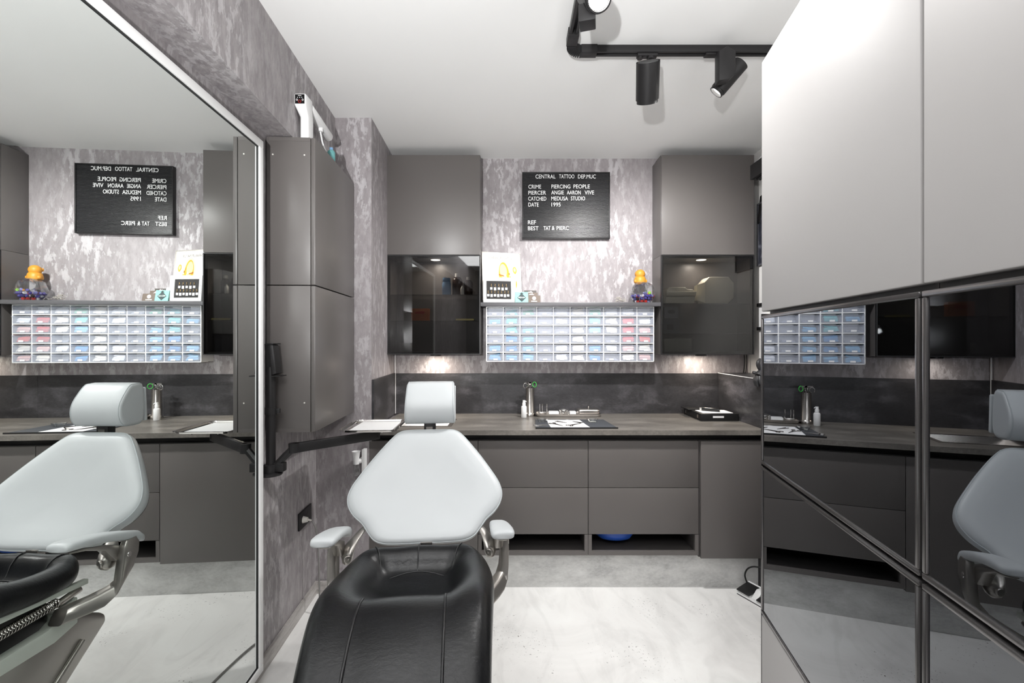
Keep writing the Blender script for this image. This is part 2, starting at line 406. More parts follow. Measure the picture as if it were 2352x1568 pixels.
# worktop with a cutout for the sink
SX0, SX1, SY0, SY1 = -.76, -.375, 2.76, 3.00
wt = MB()
for a in ((-.795, SX0, 2.64, 3.257), (SX1, 1.455, 2.64, 3.257), (SX0, SX1, 2.64, SY0), (SX0, SX1, SY1, 3.257)):
    wt.box(a[0], a[1], a[2], a[3], .914, .942)
o = wt.build('worktop', M_top); tag(o, 'long brown-grey stone-look worktop along the back wall', 'worktop')
t = thing('sink', 'flat stainless steel sink set into the worktop behind the headrest', 'sink', (-.57, 2.88, .942))
m = MB()
rim = [(SX0-.014, SY0-.014), (SX1+.014, SY0-.014), (SX1+.014, SY1+.014), (SX0-.014, SY1+.014)]
inn = [(SX0+.012, SY0+.012), (SX1-.012, SY0+.012), (SX1-.012, SY1-.012), (SX0+.012, SY1-.012)]
bot = [(SX0+.03, SY0+.03), (SX1-.03, SY0+.03), (SX1-.03, SY1-.03), (SX0+.03, SY1-.03)]
vs = [(x, y, .9425) for x, y in rim]+[(x, y, .9445) for x, y in rim]+[(x, y, .944) for x, y in inn]+[(x, y, .885) for x, y in bot]
fs = [(i, (i+1) % 4, 4+(i+1) % 4, 4+i) for i in range(4)]+[(4+i, 4+(i+1) % 4, 8+(i+1) % 4, 8+i) for i in range(4)]+[(8+i, 8+(i+1) % 4, 12+(i+1) % 4, 12+i) for i in range(4)]+[(12, 13, 14, 15)]
m.add(vs, fs); m.build('basin', M_steel, t)
MB().lathe((-.57, 2.88, .8855), [(.0, .002), (.028, .002), (.03, 0)], 24).build('drain', M_chrome, t)
# blue bag in the right-hand niche
bm_ = MB(); secs = []
for k, (r, z) in enumerate(((.02, .264), (.07, .266), (.105, .276), (.122, .300), (.127, .3325))):
    secs.append([Vector((.618+r*1.0*math.cos(a)*(1+.04*math.sin(5*a)), 2.80+r*.75*math.sin(a), z)) for a in [2*PI*i/28 for i in range(28)]])
bm_.loft(secs); o = bm_.build('plastic_tub', pr('blue_plastic', (38, 84, 178), .35), smooth=True)
tag(o, 'shiny blue plastic bag bulging in the cabinet niche below the right drawers', 'bag')

# ================================================================== WALL CABINETS
WY = 3.065
M_lamp = pr('lamp_disc', (255, 246, 232), .5, emit=7)
def wall_pair(x0, x1, side, l1, l2):
    zt, zm, zb = 2.690, 2.025, 1.363
    t = thing('wall_cabinet', l1, 'cabinet', ((x0+x1)/2, 3.26, zm+.001))
    MB().box(x0+.002, x1-.002, WY+.02, 3.268, zm+.001, zt).build('body', M_cab, t, bevel=.001)
    door(x0, x1, zm, zt, WY, .018, M_cab, t)
    MB().box(x0+.001, x1-.001, WY+.018, 3.2, zt, zt+.0015).build('top_edge', M_cab_dark, t)
    t = thing('glass_cabinet', l2, 'glass cabinet', ((x0+x1)/2, 3.26, zb))
    carcass(x0+.001, x1-.001, WY+.02, 3.268, zb, zm-.001, .018).build('body', M_cab, t)
    fr = MB(); d = WY; k = .006
    fr.box(x0, x1, d, d+.018, zm-.001-k, zm-.001); fr.box(x0, x1, d, d+.018, zb, zb+k); fr.box(x0, x0+k, d, d+.018, zb+k, zm-.001-k); fr.box(x1-k, x1, d, d+.018, zb+k, zm-.001-k)
    dr = fr.build('door', M_black, t)
    MB().box(x0+k, x1-k, d+.004, d+.009, zb+k, zm-.001-k).build('pane', M_smoke, dr, label='tinted glass pane')
    for z in (1.585, 1.76) if side == 'l' else (1.50, 1.70):
        MB().box(x0+.02, x1-.02, WY+.03, 3.255, z, z+.005).build('glass_shelf', M_glass, t)
    cx = (x0+x1)/2 + (.0 if side == 'l' else -.01)
    lp = MB().lathe((cx, 3.15, zm-.020), [(.001, 0), (.032, 0), (.034, .002)], 24).build('interior_lamp', M_lamp, t)
    MB().cyl((cx, 3.155, zb-.010), (cx, 3.155, zb), .036, n=28).build('puck_lamp', M_black, t)
    a = area('cabinet_interior_light', (cx, 3.15, zm-.024), .06, 2.2, shape='DISK', col=(1, .9, .78))
    a = area('under_cabinet_light', (cx, 3.155, zb-.012), .06, 1.3, shape='DISK', col=(1, .88, .74))
wall_pair(-.833, -.211, 'l', 'grey solid-door wall cabinet above the left smoked-glass cabinet', 'smoked-glass wall cabinet with bottles inside, left of the letter board')
wall_pair(.992, 1.610, 'r', 'grey solid-door wall cabinet above the right smoked-glass cabinet', 'smoked-glass wall cabinet with white machines inside, right of the letter board')
def bottle(x, y, z, r, h, col, cap, label, neck=.35, ch=.03, cat='bottle', group=None):
    t = thing('bottle', label, cat, (x, y, z), group=group)
    MB().lathe((x, y, z), [(r*.9, 0), (r, .004), (r, h*.68), (r*.75, h*.8), (r*neck, h*.86), (r*neck, h-ch)], 24).build('bottle_body', col, t, smooth=True)
    MB().lathe((x, y, z+h-ch), [(r*neck*1.35, 0), (r*neck*1.4, .002), (r*neck*1.3, ch)], 20).build('cap', cap, t, smooth=True)
    return t
M_bot_blue = pr('blue_bottle', (120, 158, 196), .4); M_amber = pr('brown_bottle', (58, 40, 30), .2); M_white_soft = pr('white_cap', (225, 222, 215), .5)
zs = 1.766
bottle(-.435, 3.13, zs-.175, .031, .0, M_bot_blue, M_white_soft, '', ) if False else None
bottle(-.445, 3.14, 1.766, .030, .115, M_bot_blue, M_bot_blue, 'pale blue bottle in the left glass cabinet', .66, .022)
bottle(-.375, 3.17, 1.766, .036, .15, M_amber, M_white_soft, 'tall brown bottle with white cap in the left glass cabinet')
bottle(-.300, 3.17, 1.766, .030, .125, M_amber, M_white_soft, 'short brown bottle with white cap in the left glass cabinet')
bottle(-.335, 3.11, 1.766, .012, .06, M_white_soft, M_white_soft, 'tiny white dropper bottle in front of the brown bottles')
t = thing('medicine_box', 'orange-brown cardboard packet on the middle glass shelf of the left cabinet', 'box', (-.62, 3.13, 1.591))
MB().box(-.68, -.56, 3.11, 3.15, 1.591, 1.672).build('carton', pr('orange_card', (190, 112, 70), .6), t, bevel=.001)
MB().prism([(-.655, 3.1095, 1.648), (-.60, 3.1095, 1.655), (-.585, 3.1095, 1.645), (-.60, 3.1095, 1.636), (-.655, 3.1095, 1.640)], (0, -.0006, 0)).build('printed_mark', pr('red_print', (178, 40, 30), .6), t)
t = thing('wooden_tray', 'thin yellow-edged black tray on the left cabinet shelf', 'tray', (-.31, 3.12, 1.60))
MB().box(-.375, -.255, 3.08, 3.22, 1.5905, 1.598).build('base', M_blackp, t); MB().box(-.375, -.255, 3.078, 3.080, 1.5905, 1.602).build('rim', pr('brass_edge', (205, 190, 120), .35, .5), t)
t = thing('carton', 'small white label box low in the left glass cabinet', 'box', (-.72, 3.15, 1.382))
MB().box(-.765, -.69, 3.12, 3.18, 1.382, 1.44).build('body', pr('grey_card', (120, 118, 112), .6), t, bevel=.002)
# right cabinet contents
M_mach = pr('ivory_plastic', (226, 220, 202), .4)
t = thing('sterilizer', 'low ivory machine with a stepped lid, left in the right glass cabinet', 'machine', (1.12, 3.16, 1.705))
MB().prism([(1.03, 3.10, 1.707), (1.225, 3.10, 1.707), (1.235, 3.10, 1.775), (1.215, 3.10, 1.80), (1.18, 3.10, 1.80), (1.165, 3.10, 1.815), (1.055, 3.10, 1.815), (1.04, 3.10, 1.79)], (0, .13, 0)).build('housing', M_mach, t, bevel=.004)
MB().prism([(1.035, 3.09, 1.755), (1.232, 3.09, 1.755), (1.238, 3.09, 1.785), (1.035, 3.09, 1.785)], (0, .012, 0)).build('lid_edge', M_mach, t, bevel=.003)
t = thing('faceted_box', 'ivory box with chamfered corners, right in the right glass cabinet', 'machine', (1.38, 3.16, 1.705))
MB().prism([(1.30, 3.11, 1.707), (1.455, 3.11, 1.707), (1.495, 3.11, 1.745), (1.495, 3.11, 1.845), (1.46, 3.11, 1.885), (1.33, 3.11, 1.885), (1.30, 3.11, 1.85)], (0, .12, 0)).build('housing', M_mach, t, bevel=.003)
MB().prism([(1.262, 3.15, 1.73), (1.30, 3.112, 1.712), (1.30, 3.112, 1.848), (1.262, 3.15, 1.835)], (.0, .05, 0)).build('side_panel', M_mach, t)
t = thing('device_box', 'printed grey device carton above another in the right glass cabinet', 'box', (1.09, 3.16, 1.61))
MB().box(1.03, 1.125, 3.12, 3.22, 1.607, 1.685).build('carton', pr('grey_print', (120, 120, 128), .5), t); MB().sphere((1.078, 3.119, 1.652), (.026, .002, .014)).build('printed_mark', M_blackp, t)
t = thing('device_box', 'printed grey device carton between two dark boards in the right glass cabinet', 'box', (1.09, 3.16, 1.52))
MB().box(1.015, 1.125, 3.10, 3.20, 1.5055, 1.60).build('carton', pr('grey_print_low', (96, 96, 104), .5), t); MB().box(1.04, 1.085, 3.0985, 3.10, 1.53, 1.565).build('printed_mark', M_blackp, t)
t = thing('long_carton', 'long pale flat carton low in the right glass cabinet', 'box', (1.12, 3.16, 1.44))
MB().box(1.03, 1.215, 3.12, 3.22, 1.382, 1.47).build('carton', pr('pale_card', (150, 150, 140), .6), t, bevel=.002)

# grey side cabinets on the left wall
A = .051
def left_cab(z0, z1, label, c):
    t = thing('side_cabinet', label, 'cabinet', (-.8806, 2.065, z0), A)
    MB().box(-.212, -.021, 0, .592, 0, z1-z0-.001).build('body', M_cab, t, local=True, bevel=.001)
    MB().box(-.018, 0, 0, .592, .001, z1-z0-.002).build('door', M_cab, t, local=True, bevel=.0012)
    zz = z1-z0-.018 if c else 0
    MB().box(-.2, -.022, -.0008, 0, zz, zz+.017).build('edge_strip', M_cab, t, local=True)
    for x in (-.185, -.047):
        m = MB(); m.cyl((x, -.0012, (z1-z0)*.88 if c else (z1-z0)*.2), (x, .001, (z1-z0)*.88 if c else (z1-z0)*.2), .0035, n=12)
        m.build('screw_cap', M_white_soft, t, local=True)
left_cab(1.703, 2.362, 'upper grey cabinet on the left wall beside the mirror, under the beam', True)
left_cab(1.045, 1.700, 'lower grey cabinet on the left wall beside the mirror, above the tray arm', False)

# ================================================================== BIG MIRROR
AM = .0465
t = thing('wall_mirror', 'large floor-length wall mirror with a slim white frame on the left wall', 'mirror', (-1.044, 1.94, .068), AM)
H = 2.222; Lm = 1.62; fw = .032
m = MB(); m.box(-.022, 0, -Lm, 0, 0, fw); m.box(-.022, 0, -Lm, 0, H-fw, H); m.box(-.022, 0, -fw, 0, fw, H-fw); m.box(-.022, 0, -Lm, -Lm+fw, fw, H-fw)
m.build('frame', M_frame_white, t, local=True, bevel=.003)
m = MB(); k = fw
m.box(-.012, -.006, -Lm+k, -k, k, k+.002); m.box(-.012, -.006, -Lm+k, -k, H-k-.003, H-k); m.box(-.012, -.006, -k-.002, -k, k, H-k)
m.build('inner_seal', M_black, t, local=True)
MB().box(-.012, -.010, -Lm+fw, -fw, fw, H-fw).build('glass', M_mirror, t, local=True)

# ================================================================== TALL SMOKED-MIRROR CABINETS AT THE RIGHT
s_ = .17; AR = -math.atan(s_); wcol = .612
M_alu = pr('dark_bevelled_frame', (110, 108, 108), .25, .8)
M_edge = pr('black_edge', (18, 18, 18), .4)
for c in range(2):
    y0 = -wcol*(c+1); y1 = -wcol*c
    t = thing('tall_cabinet', ('tall cabinet at the far right with smoked mirror doors, the column nearer the counter', 'tall cabinet with smoked mirror doors at the right edge of the picture')[c], 'tall cabinet', (.672, 1.245, 0), AR)
    MB().box(.022, .36, y0+.001, y1-.001, 0, 2.195).build('body', M_cab_dark, t, local=True)
    for (z0, z1, kind) in ((.045, .716, 'p'), (.722, 1.116, 'g'), (1.122, 1.520, 'g'), (1.530, 2.200, 'p')):
        if kind == 'p':
            MB().box(0, .019, y0+.003, y1-.003, z0, z1).build('door', M_cab_light, t, local=True, bevel=.0025, label='pale grey matt door')
        else:
            m = MB(); f = .009; a0 = y0+.0025; a1 = y1-.0025
            m.box(-.002, .019, a0, a1, z0, z0+f); m.box(-.002, .019, a0, a1, z1-f, z1); m.box(-.002, .019, a0, a0+f, z0+f, z1-f); m.box(-.002, .019, a1-f, a1, z0+f, z1-f)
            d = m.build('door', M_alu, t, local=True, bevel=.002, label='framed smoked mirror door')
            MB().box(.001, .010, a0+f, a1-f, z0+f, z1-f).build('pane', M_darkglass, d, local=True, label='smoked mirror pane')
    if c == 0:
        MB().box(.0005, .021, y1-.0025, y1+.002, .05, 1.524).build('edge_strip', M_edge, t, local=True)

# ================================================================== LETTER BOARD
BY = 3.232
p0 = at(1199.4, 547.8, BY); p1 = at(1401.2, 394.7, BY)
t = thing('letter_board', 'black grooved letter board with white words on the wallpapered back wall', 'letter board', ((p0.x+p1.x)/2, 3.26, p0.z))
m = MB(); fr = .0075
m.box(p0.x, p1.x, BY, 3.268, p0.z, p0.z+fr); m.box(p0.x, p1.x, BY, 3.268, p1.z-fr, p1.z); m.box(p0.x, p0.x+fr, BY, 3.268, p0.z+fr, p1.z-fr); m.box(p1.x-fr, p1.x, BY, 3.268, p0.z+fr, p1.z-fr)
m.build('frame', M_black, t, bevel=.0015)
m = MB(); m.box(p0.x+fr, p1.x-fr, BY+.010, 3.266, p0.z+fr, p1.z-fr)
nr = 50; hh = (p1.z-p0.z-2*fr)/nr
for i in range(nr):
    z = p0.z+fr+i*hh
    m.prism([(p0.x+fr, BY+.010, z+.001), (p0.x+fr, BY+.005, z+.0028), (p0.x+fr, BY+.005, z+hh-.0032), (p0.x+fr, BY+.010, z+hh-.001)], (p1.x-p0.x-2*fr, 0, 0))
m.build('grooved_panel', M_rib, t)
rows = [[('CENTRAL', 735, 960, 342), ('TATTOO', 1000, 1172, 341), ('DEP.MUC', 1213, 1412, 342)],
 [('CRIME', 655, 798, 457), ('PIERCING', 914, 1127, 455), ('PEOPLE', 1162, 1345, 454)],
 [('PIERCER', 655, 853, 524), ('ANGIE', 912, 1053, 522), ('AARON', 1088, 1243, 522), ('VIVE', 1288, 1393, 522)],
 [('CATCHED', 654, 856, 591), ('MEDUSA', 912, 1100, 589), ('STUDIO', 1133, 1293, 588)],
 [('DATE', 655, 770, 658), ('1995', 914, 1018, 657)], [('REF', 650, 740, 858)],
 [('BEST', 650, 768, 924), ('TAT', 826, 903, 923), ('&', 920, 948, 922), ('PIERC', 973, 1110, 922)]]
yy = BY+.0045
for row in rows:
    words = []
    for (tx, a, b_, yb) in row:
        q = at(1080+a/4.9, 340+yb/4.9, yy); q2 = at(1080+b_/4.9, 340+yb/4.9, yy)
        words.append((tx, q.x, q.z, q2.x-q.x, 44/4.9*yy/F))
    Mw = Matrix(((1, 0, 0, 0), (0, 0, -1, yy), (0, 1, 0, 0), (0, 0, 0, 1)))
    text_part('', MATW[t.name].inverted() @ Mw, 0, 0, M_letter, t, depth=.0012, words=words, bold=.003)

# ================================================================== SHELF AND WHAT STANDS ON IT
SZ = 1.7105
o = MB().box(-.209, .990, 3.068, 3.268, SZ-.026, SZ).build('wall_shelf', pr('dark_grey_board', (84, 83, 86), .4), bevel=.001)
tag(o, 'dark grey shelf board between the two wall cabinets', 'shelf')
# large poster frame, leaning and turned a little
PW, PH = .278, .358
t = thing('poster_frame', 'white framed ear acupuncture poster leaning on the shelf', 'poster', (-.064, 3.165, SZ), (math.radians(-7), 0, math.radians(17)))
m = MB(); f = .006
m.box(-PW/2, PW/2, -.006, .006, 0, f); m.box(-PW/2, PW/2, -.006, .006, PH-f, PH); m.box(-PW/2, -PW/2+f, -.006, .006, f, PH-f); m.box(PW/2-f, PW/2, -.006, .006, f, PH-f)
m.build('frame', pr('silver_frame', (205, 200, 192), .3, .5), t, local=True, bevel=.001)
pg = MB().box(-PW/2+f, PW/2-f, -.002, .002, f, PH-f).build('poster', M_paperw, t, local=True)
def flat(name, pts, mat, parent, y, th=.0006):
    return MB().prism([(x, y, z) for x, z in pts], (0, -th, 0)).build(name, mat, parent, local=True)
M_y1 = pr('pale_yellow_print', (252, 232, 176), .7); M_y2 = pr('orange_print', (226, 160, 52), .7); M_y3 = pr('peach_print', (248, 214, 148), .7); M_y4 = pr('brown_print', (150, 96, 30), .7); M_gr = pr('grey_print_type', (128, 122, 108), .7)
def ear(cx, cz, w, h, rx=1, n=40):
    pts = []
    for i in range(n):
        a = 2*PI*i/n; s = math.sin(a); c = math.cos(a)
        ww = w/2*(1 if s > 0 else 1-.35*(-s)**1.5)
        pts.append((cx+ww*c+.06*w*(1-s), cz+h/2*s))
    return pts
flat('ear_print', ear(.012, .195, .105, .225), M_y1, pg, -.0022)
flat('ear_print', ear(.012, .200, .075, .180), M_y2, pg, -.0030)
flat('ear_print', ear(.008, .225, .052, .105), M_y3, pg, -.0038)
flat('ear_print', ear(.022, .165, .026, .085), M_y1, pg, -.0046)
flat('ear_print', [(-.018, .13), (-.01, .12), (.012, .122), (.03, .115), (.028, .098), (-.008, .10)], M_y4, pg, -.0046)
flat('ear_print', [(-.022, .205), (.018, .196), (.035, .176), (.03, .172), (.014, .188), (-.02, .196)], M_y4, pg, -.0046)
for i, (x, z) in enumerate(((.042, .235), (.050, .215), (.056, .19), (.058, .165), (.055, .14), (.05, .12))):
    flat('ear_print', [(x, z), (x+.006, z+.002), (x+.007, z-.013), (x+.001, z-.014)], M_y4 if i % 2 else M_y2, pg, -.0046)
flat('ear_print', ear(.093, .235, .030, .052), M_y2, pg, -.0022); flat('ear_print', ear(.093, .238, .016, .03), M_y3, pg, -.003)
flat('ear_print', ear(.096, .138, .022, .058), M_y2, pg, -.0022); flat('ear_print', ear(.093, .122, .011, .036), M_y3, pg, -.003)
Mp = Matrix(((1, 0, 0, 0), (0, 0, -1, -.0024), (0, 1, 0, 0), (0, 0, 0, 1)))
text_part('OHRAKUPUNKTUR', Mp, 0, 0, M_gr, pg, depth=.0003, words=[('OHRAKUPUNKTUR', -.088, .308, .168, .020)], bold=.006)
# small ornate frame with piercing jewellery
t = thing('jewellery_frame', 'small ornate white frame with a black jewellery display panel', 'display frame', (-.083, 3.105, SZ), (math.radians(-5), 0, math.radians(9)))
W2, H2 = .222, .172
m = MB(); f = .022
m.box(-W2/2, W2/2, -.009, .009, 0, f+.002); m.box(-W2/2, W2/2, -.009, .009, H2-f-.004, H2); m.box(-W2/2, -W2/2+f, -.009, .009, f, H2-f); m.box(W2/2-f-.012, W2/2, -.009, .009, f, H2-f)
m.build('frame', M_white, t, local=True, bevel=.004)
M_mould = pr('white_moulding', (226, 226, 226), .4)
for k, (x, z) in enumerate(((-.09, H2-.014), (-.045, H2-.011), (0, H2-.013), (.045, H2-.011), (.085, H2-.014), (-.09, .012), (-.03, .009), (.03, .009), (.09, .012), (-.1, .06), (-.1, .11), (.095, .06), (.095, .11))):
    MB().sphere((x, -.009, z), (.014 if abs(x) < .092 else .005, .003, .0045 if abs(x) < .092 else .016), 12, 8).build('moulding', M_mould, t, local=True, smooth=True)
bp_ = MB().box(-W2/2+f, W2/2-f-.012, -.004, .002, f, H2-f).build('display_panel', pr('black_velvet', (26, 24, 24), .7), t, local=True)
M_jw = pr('jewellery_gold', (238, 205, 150), .2, .8)
for row, (z, n_) in enumerate(((.108, 5), (.062, 7))):
    for i in range(n_):
        x = (-.056+i*.0255) if n_ == 5 else (-.077+i*.0225)
        MB().tube([(x+.003, -.006, z), (x-.002, -.0065, z+.006), (x+.001, -.006, z+.013), (x-.001, -.006, z+.019)], .0017, 6).build('jewel', M_jw, t, local=True)
        MB().box(x-.0075, x+.0075, -.0055, -.004, z-.020-.004*(i % 2), z-.005).build('price_tag', M_paperw, t, local=True)
# business cards in holders
def card(label, x, y, z, wd, ht, mat, rz, lean=-12, marks=None):
    t = thing('business_card', label, 'card', (x, y, z), (math.radians(lean), 0, math.radians(rz)))
    MB().box(-wd/2, wd/2, -.0015, .0015, 0, ht).build('card_stock', mat, t, local=True)
    if marks: marks(t, wd, ht)
    return t
M_teal = mottled('teal_card', (92, 164, 152), (124, 190, 177), (70, 134, 126), (1, 1, 8), 12, .5); M_dk = pr('dark_teal_print', (30, 50, 54), .6)
M_brown = pr('brown_card', (84, 67, 53), .5); M_darkcard = pr('dark_card', (52, 42, 36), .5)
def m_teal(t, wd, ht):
    flat('diamond_print', [(0, ht-.008), (.030, ht*.46), (0, .006), (-.030, ht*.46)], M_dk, t, -.0018)
    flat('diamond_print', [(0, ht+.004-.006), (.014, ht-.014), (-.014, ht-.014)], M_dk, t, -.0018)
    text_part('', Matrix(((1, 0, 0, 0), (0, 0, -1, -.0028), (0, 1, 0, 0), (0, 0, 0, 1))), 0, 0, pr('pale_print', (214, 226, 220), .6), t, depth=.0003, words=[('MEDUSA', -.023, ht*.42, .046, .010)], bold=.01)
def m_brown(t, wd, ht):
    o = MB().lathe((0, -.0016, ht*.62), [(.008, .0), (.008, .0006), (.0125, .0006), (.0125, 0)], 24, (0, -1, 0)).build('round_logo', M_paperw, t, local=True)
    MB().cyl((0, -.0016, ht*.62), (0, -.0024, ht*.62), .0045, n=6).build('round_logo', M_paperw, t, local=True)
    text_part('', Matrix(((1, 0, 0, 0), (0, 0, -1, -.0020), (0, 1, 0, 0), (0, 0, 0, 1))), 0, 0, M_paperw, t, depth=.0003, words=[('MANDALA', -.020, ht*.14, .040, .008)], bold=.01)
def m_peaks(t, wd, ht):
    flat('white_logo', [(-.018, ht-.016), (-.008, ht-.008), (-.003, ht-.012), (.004, ht-.004), (.012, ht-.012), (.02, ht-.016)], M_paperw, t, -.0018)
card('pale grey card stack standing behind the teal card', .032, 3.135, SZ, .075, .098, pr('pale_card_stock', (212, 214, 222), .4), 8)
card('teal striped card with a dark diamond logo, on the shelf', .066, 3.105, SZ, .088, .075, M_teal, 6, marks=m_teal)
card('dark brown card at the back of the card steps', .128, 3.19, SZ+.020, .085, .075, M_darkcard, 5, marks=m_peaks)
card('mid brown card with a pale peak logo, middle card step', .134, 3.155, SZ+.010, .085, .066, M_brown, 5, marks=m_peaks)
card('brown card with a round white logo, front card step', .150, 3.115, SZ, .085, .052, M_brown, 4, marks=m_brown)
t = thing('card_holder', 'low clear stepped holder under the brown business cards', 'card holder', (.135, 3.17, SZ))
m = MB(); m.box(.09, .18, 3.135, 3.172, SZ, SZ+.009); m.box(.085, .175, 3.172, 3.21, SZ, SZ+.019); m.build('step', M_clear, t)
# candy jar: hexagonal glass bowl with an angled round mouth
JX, JY = .893, 3.165
t = thing('candy_jar', 'faceted clear glass jar of sweets with an angled mouth, on the shelf', 'jar', (JX, JY, SZ))
prof = [(.052, .001), (.085, .045), (.093, .068), (.072, .125), (.045, .140)]
def hexring(r, z, n=8, ph=PI/8):
    return [Vector((JX+r*math.cos(ph+2*PI*i/n), JY+.82*r*math.sin(ph+2*PI*i/n), SZ+z)) for i in range(n)]
MB().loft([hexring(r, z) for r, z in prof]).build('bowl', M_glass, t)
dj = Vector((-.32, -.80, .45)).normalized(); cj = Vector((JX-.030, JY-.058, SZ+.092))
a_ = dj.orthogonal().normalized(); b_ = dj.cross(a_)
MB().tube([cj+dj*.012+(a_*math.cos(q)+b_*math.sin(q))*.048 for q in [2*PI*i/28 for i in range(28)]], .0042, 8, close=True).build('mouth_rim', M_glass, t)
MB().cyl(cj-dj*.02, cj+dj*.012, .042, .046, 28, cap=False).build('neck', M_glass, t)
cols = [pr('sweet_violet', (82, 74, 158), .35), pr('sweet_violet_pale', (150, 150, 214), .35), pr('sweet_white', (236, 234, 240), .35), pr('sweet_red', (206, 48, 38), .35), pr('sweet_black', (40, 34, 36), .35), pr('sweet_green', (142, 206, 40), .35), pr('sweet_orange', (240, 150, 40), .35)]
sweet_mesh = {}
def sweet_root(i, ci, pos):
    nm = ['violet', 'lilac', 'white', 'red', 'black', 'green', 'orange'][ci]
    if ci not in sweet_mesh:
        m = MB(); m.lathe((0, 0, 0), [(.001, -.007), (.009, -.006), (.0108, 0), (.009, .006), (.001, .007)], 12)
        ob = m.build('candy', cols[ci], smooth=True); sweet_mesh[ci] = ob.data
    else:
        ob = bpy.data.objects.new('candy', sweet_mesh[ci]); S.collection.objects.link(ob)
    ob.location = pos; ob.rotation_euler = (random.uniform(0, 3), random.uniform(0, 3), random.uniform(0, 3))
    tag(ob, 'round %s sweet inside the faceted glass jar' % nm, 'sweet', '%s sweets in the glass jar' % nm)
sw = []; tries = 0
seq = [0, 2, 0, 3, 4, 1, 0, 2, 0, 3, 0, 1, 5, 4, 2, 0, 3, 6]
zl = [.0125, .031, .0495, .068, .083]; rl = [.044, .058, .070, .066, .05]
for k, z in enumerate(zl):
    r = rl[k]
    for rr, n_ in ((r, int(2*PI*r*.9/.024)), (r*.62, int(2*PI*r*.62*.9/.025)), (r*.22, 2)):
        if k == 4 and rr == r: continue
        for i in range(n_):
            a = 2*PI*(i+.5*(k % 2))/n_+k*.3
            p = Vector((JX+rr*math.cos(a), JY+.82*rr*math.sin(a), SZ+z+random.uniform(-.001, .001)))
            if all((p-q).length > .0195 for q in sw): sw.append(p)
sw = [p for p in sw if p.z < SZ+.06 or (p.x > JX+.01 and p.z < SZ+.075)][:90]
for i, p in enumerate(sw):
    ci = 5 if (p.z > SZ+.06 and i % 5 == 0) else (6 if p.z > SZ+.06 and i % 5 == 2 else random.choice(seq[:12]))
    sweet_root(i, ci, p)
t = thing('rubber_figure', 'orange-yellow round rubber toy figure perched on the sweet jar', 'toy', (JX-.010, JY+.018, SZ+.141))
fx, fy, fz = JX-.010, JY+.018, SZ+.141
M_rub = pr('yellow_rubber', (218, 152, 54), .45)
m = MB(); m.lathe((fx, fy, fz), [(.012, .0005), (.038, .001), (.0415, .012), (.039, .026), (.036, .038), (.030, .045)], 28); m.build('torso', M_rub, t, smooth=True)
m = MB(); m.sphere((fx, fy, fz+.062), (.0345, .033, .0325), 28, 18); m.build('head', M_rub, t, smooth=True)
for sx in (-1, 1):
    MB().sphere((fx+sx*.034, fy-.012, fz+.013), (.012, .013, .0125), 14, 10).build('paw', M_rub, t, smooth=True)
    MB().sphere((fx+sx*.022, fy+.026, fz+.068), (.008, .008, .012), 14, 10).build('ear', M_rub, t, smooth=True)
o = MB(); 
for i in range(26):
    p = Vector((.755+random.uniform(-.035, .03), 3.19+random.uniform(-.02, .02), SZ+.014+random.uniform(-.0, .03)))
    o.tube([p+Vector((random.uniform(-.014, .014), random.uniform(-.01, .01), random.uniform(-.007, .007))) for _ in range(4)], .0016, 5)
o = o.build('smudge_stick', pr('dry_sage', (186, 180, 172), .8)); tag(o, 'pale dried herb bundle lying beside the glass jar', 'herb bundle')

# ================================================================== DRAWER ORGANISER
OX0, OX1, OZ0, OZ1, OY = -.1715, .9565, 1.3165, 1.6835, 3.115
NC, NR = 10, 6; cw = (OX1-OX0)/NC; rh = (OZ1-OZ0)/NR; wt_ = .0065
org = thing('drawer_organiser', 'white wall organiser with sixty small clear drawers below the shelf', 'organiser', ((OX0+OX1)/2, 3.26, OZ0))
m = MB()
for i in range(NC+1): m.box(OX0+i*cw-wt_/2, OX0+i*cw+wt_/2, OY, 3.20, OZ0, OZ1)
for j in range(NR+1): m.box(OX0, OX1, OY-.0004, 3.20, OZ0+j*rh-wt_/2, OZ0+j*rh+wt_/2)
m.box(OX0, OX1, 3.20, 3.267, OZ0, OZ1); m.build('grid_frame', M_white, org)
m = MB(); dw = cw-.008; dh = rh-.008; dep = .078; k = .0016
Yf = OY-.004
m.box(-dw/2, dw/2, 0, k, 0, dh*.74)                         # clear front
m.prism([(-dw/2, 0, dh*.74), (-dw/2, -.010, dh*.80), (-dw/2, -.008, dh*.84), (-dw/2, k, dh*.79)], (dw, 0, 0))   # pull lip
m.box(-dw/2, -dw/2+k, k, dep, 0, dh*.9); m.box(dw/2-k, dw/2, k, dep, 0, dh*.9); m.box(-dw/2+k, dw/2-k, k, dep, 0, k)
drawer0 = m.build('drawer', M_drawer, org, local=True)
lab0 = MB().box(-.014, .014, -.0008, 0, .004, .0145).build('label_strip', M_paperw, drawer0, local=True)
M_pack = {k: pr('packet_'+k, c, .45) for k, c in dict(blue=(56, 148, 204), lblue=(116, 184, 220), teal=(96, 190, 190), green=(70, 176, 132), white=(240, 240, 240), grey=(176, 178, 188), cream=(240, 232, 216), red=(202, 48, 42), orange=(222, 66, 34), pink=(236, 190, 180), navy=(110, 120, 150)).items()}
G = ['grey teal green grey white cream green white white navy', 'lblue teal grey grey white cream teal cream red white', 'grey teal lblue grey grey cream lblue cream red pink',
     'grey blue lblue grey grey cream grey grey red orange', 'lblue blue lblue grey white cream blue white pink cream', 'lblue lblue lblue grey white cream blue grey cream pink']
names = dict(blue='bright blue', lblue='light blue', teal='pale teal', green='mint green', white='white', grey='pale grey', cream='cream', red='red', orange='orange-red', pink='pale pink', navy='slate blue')
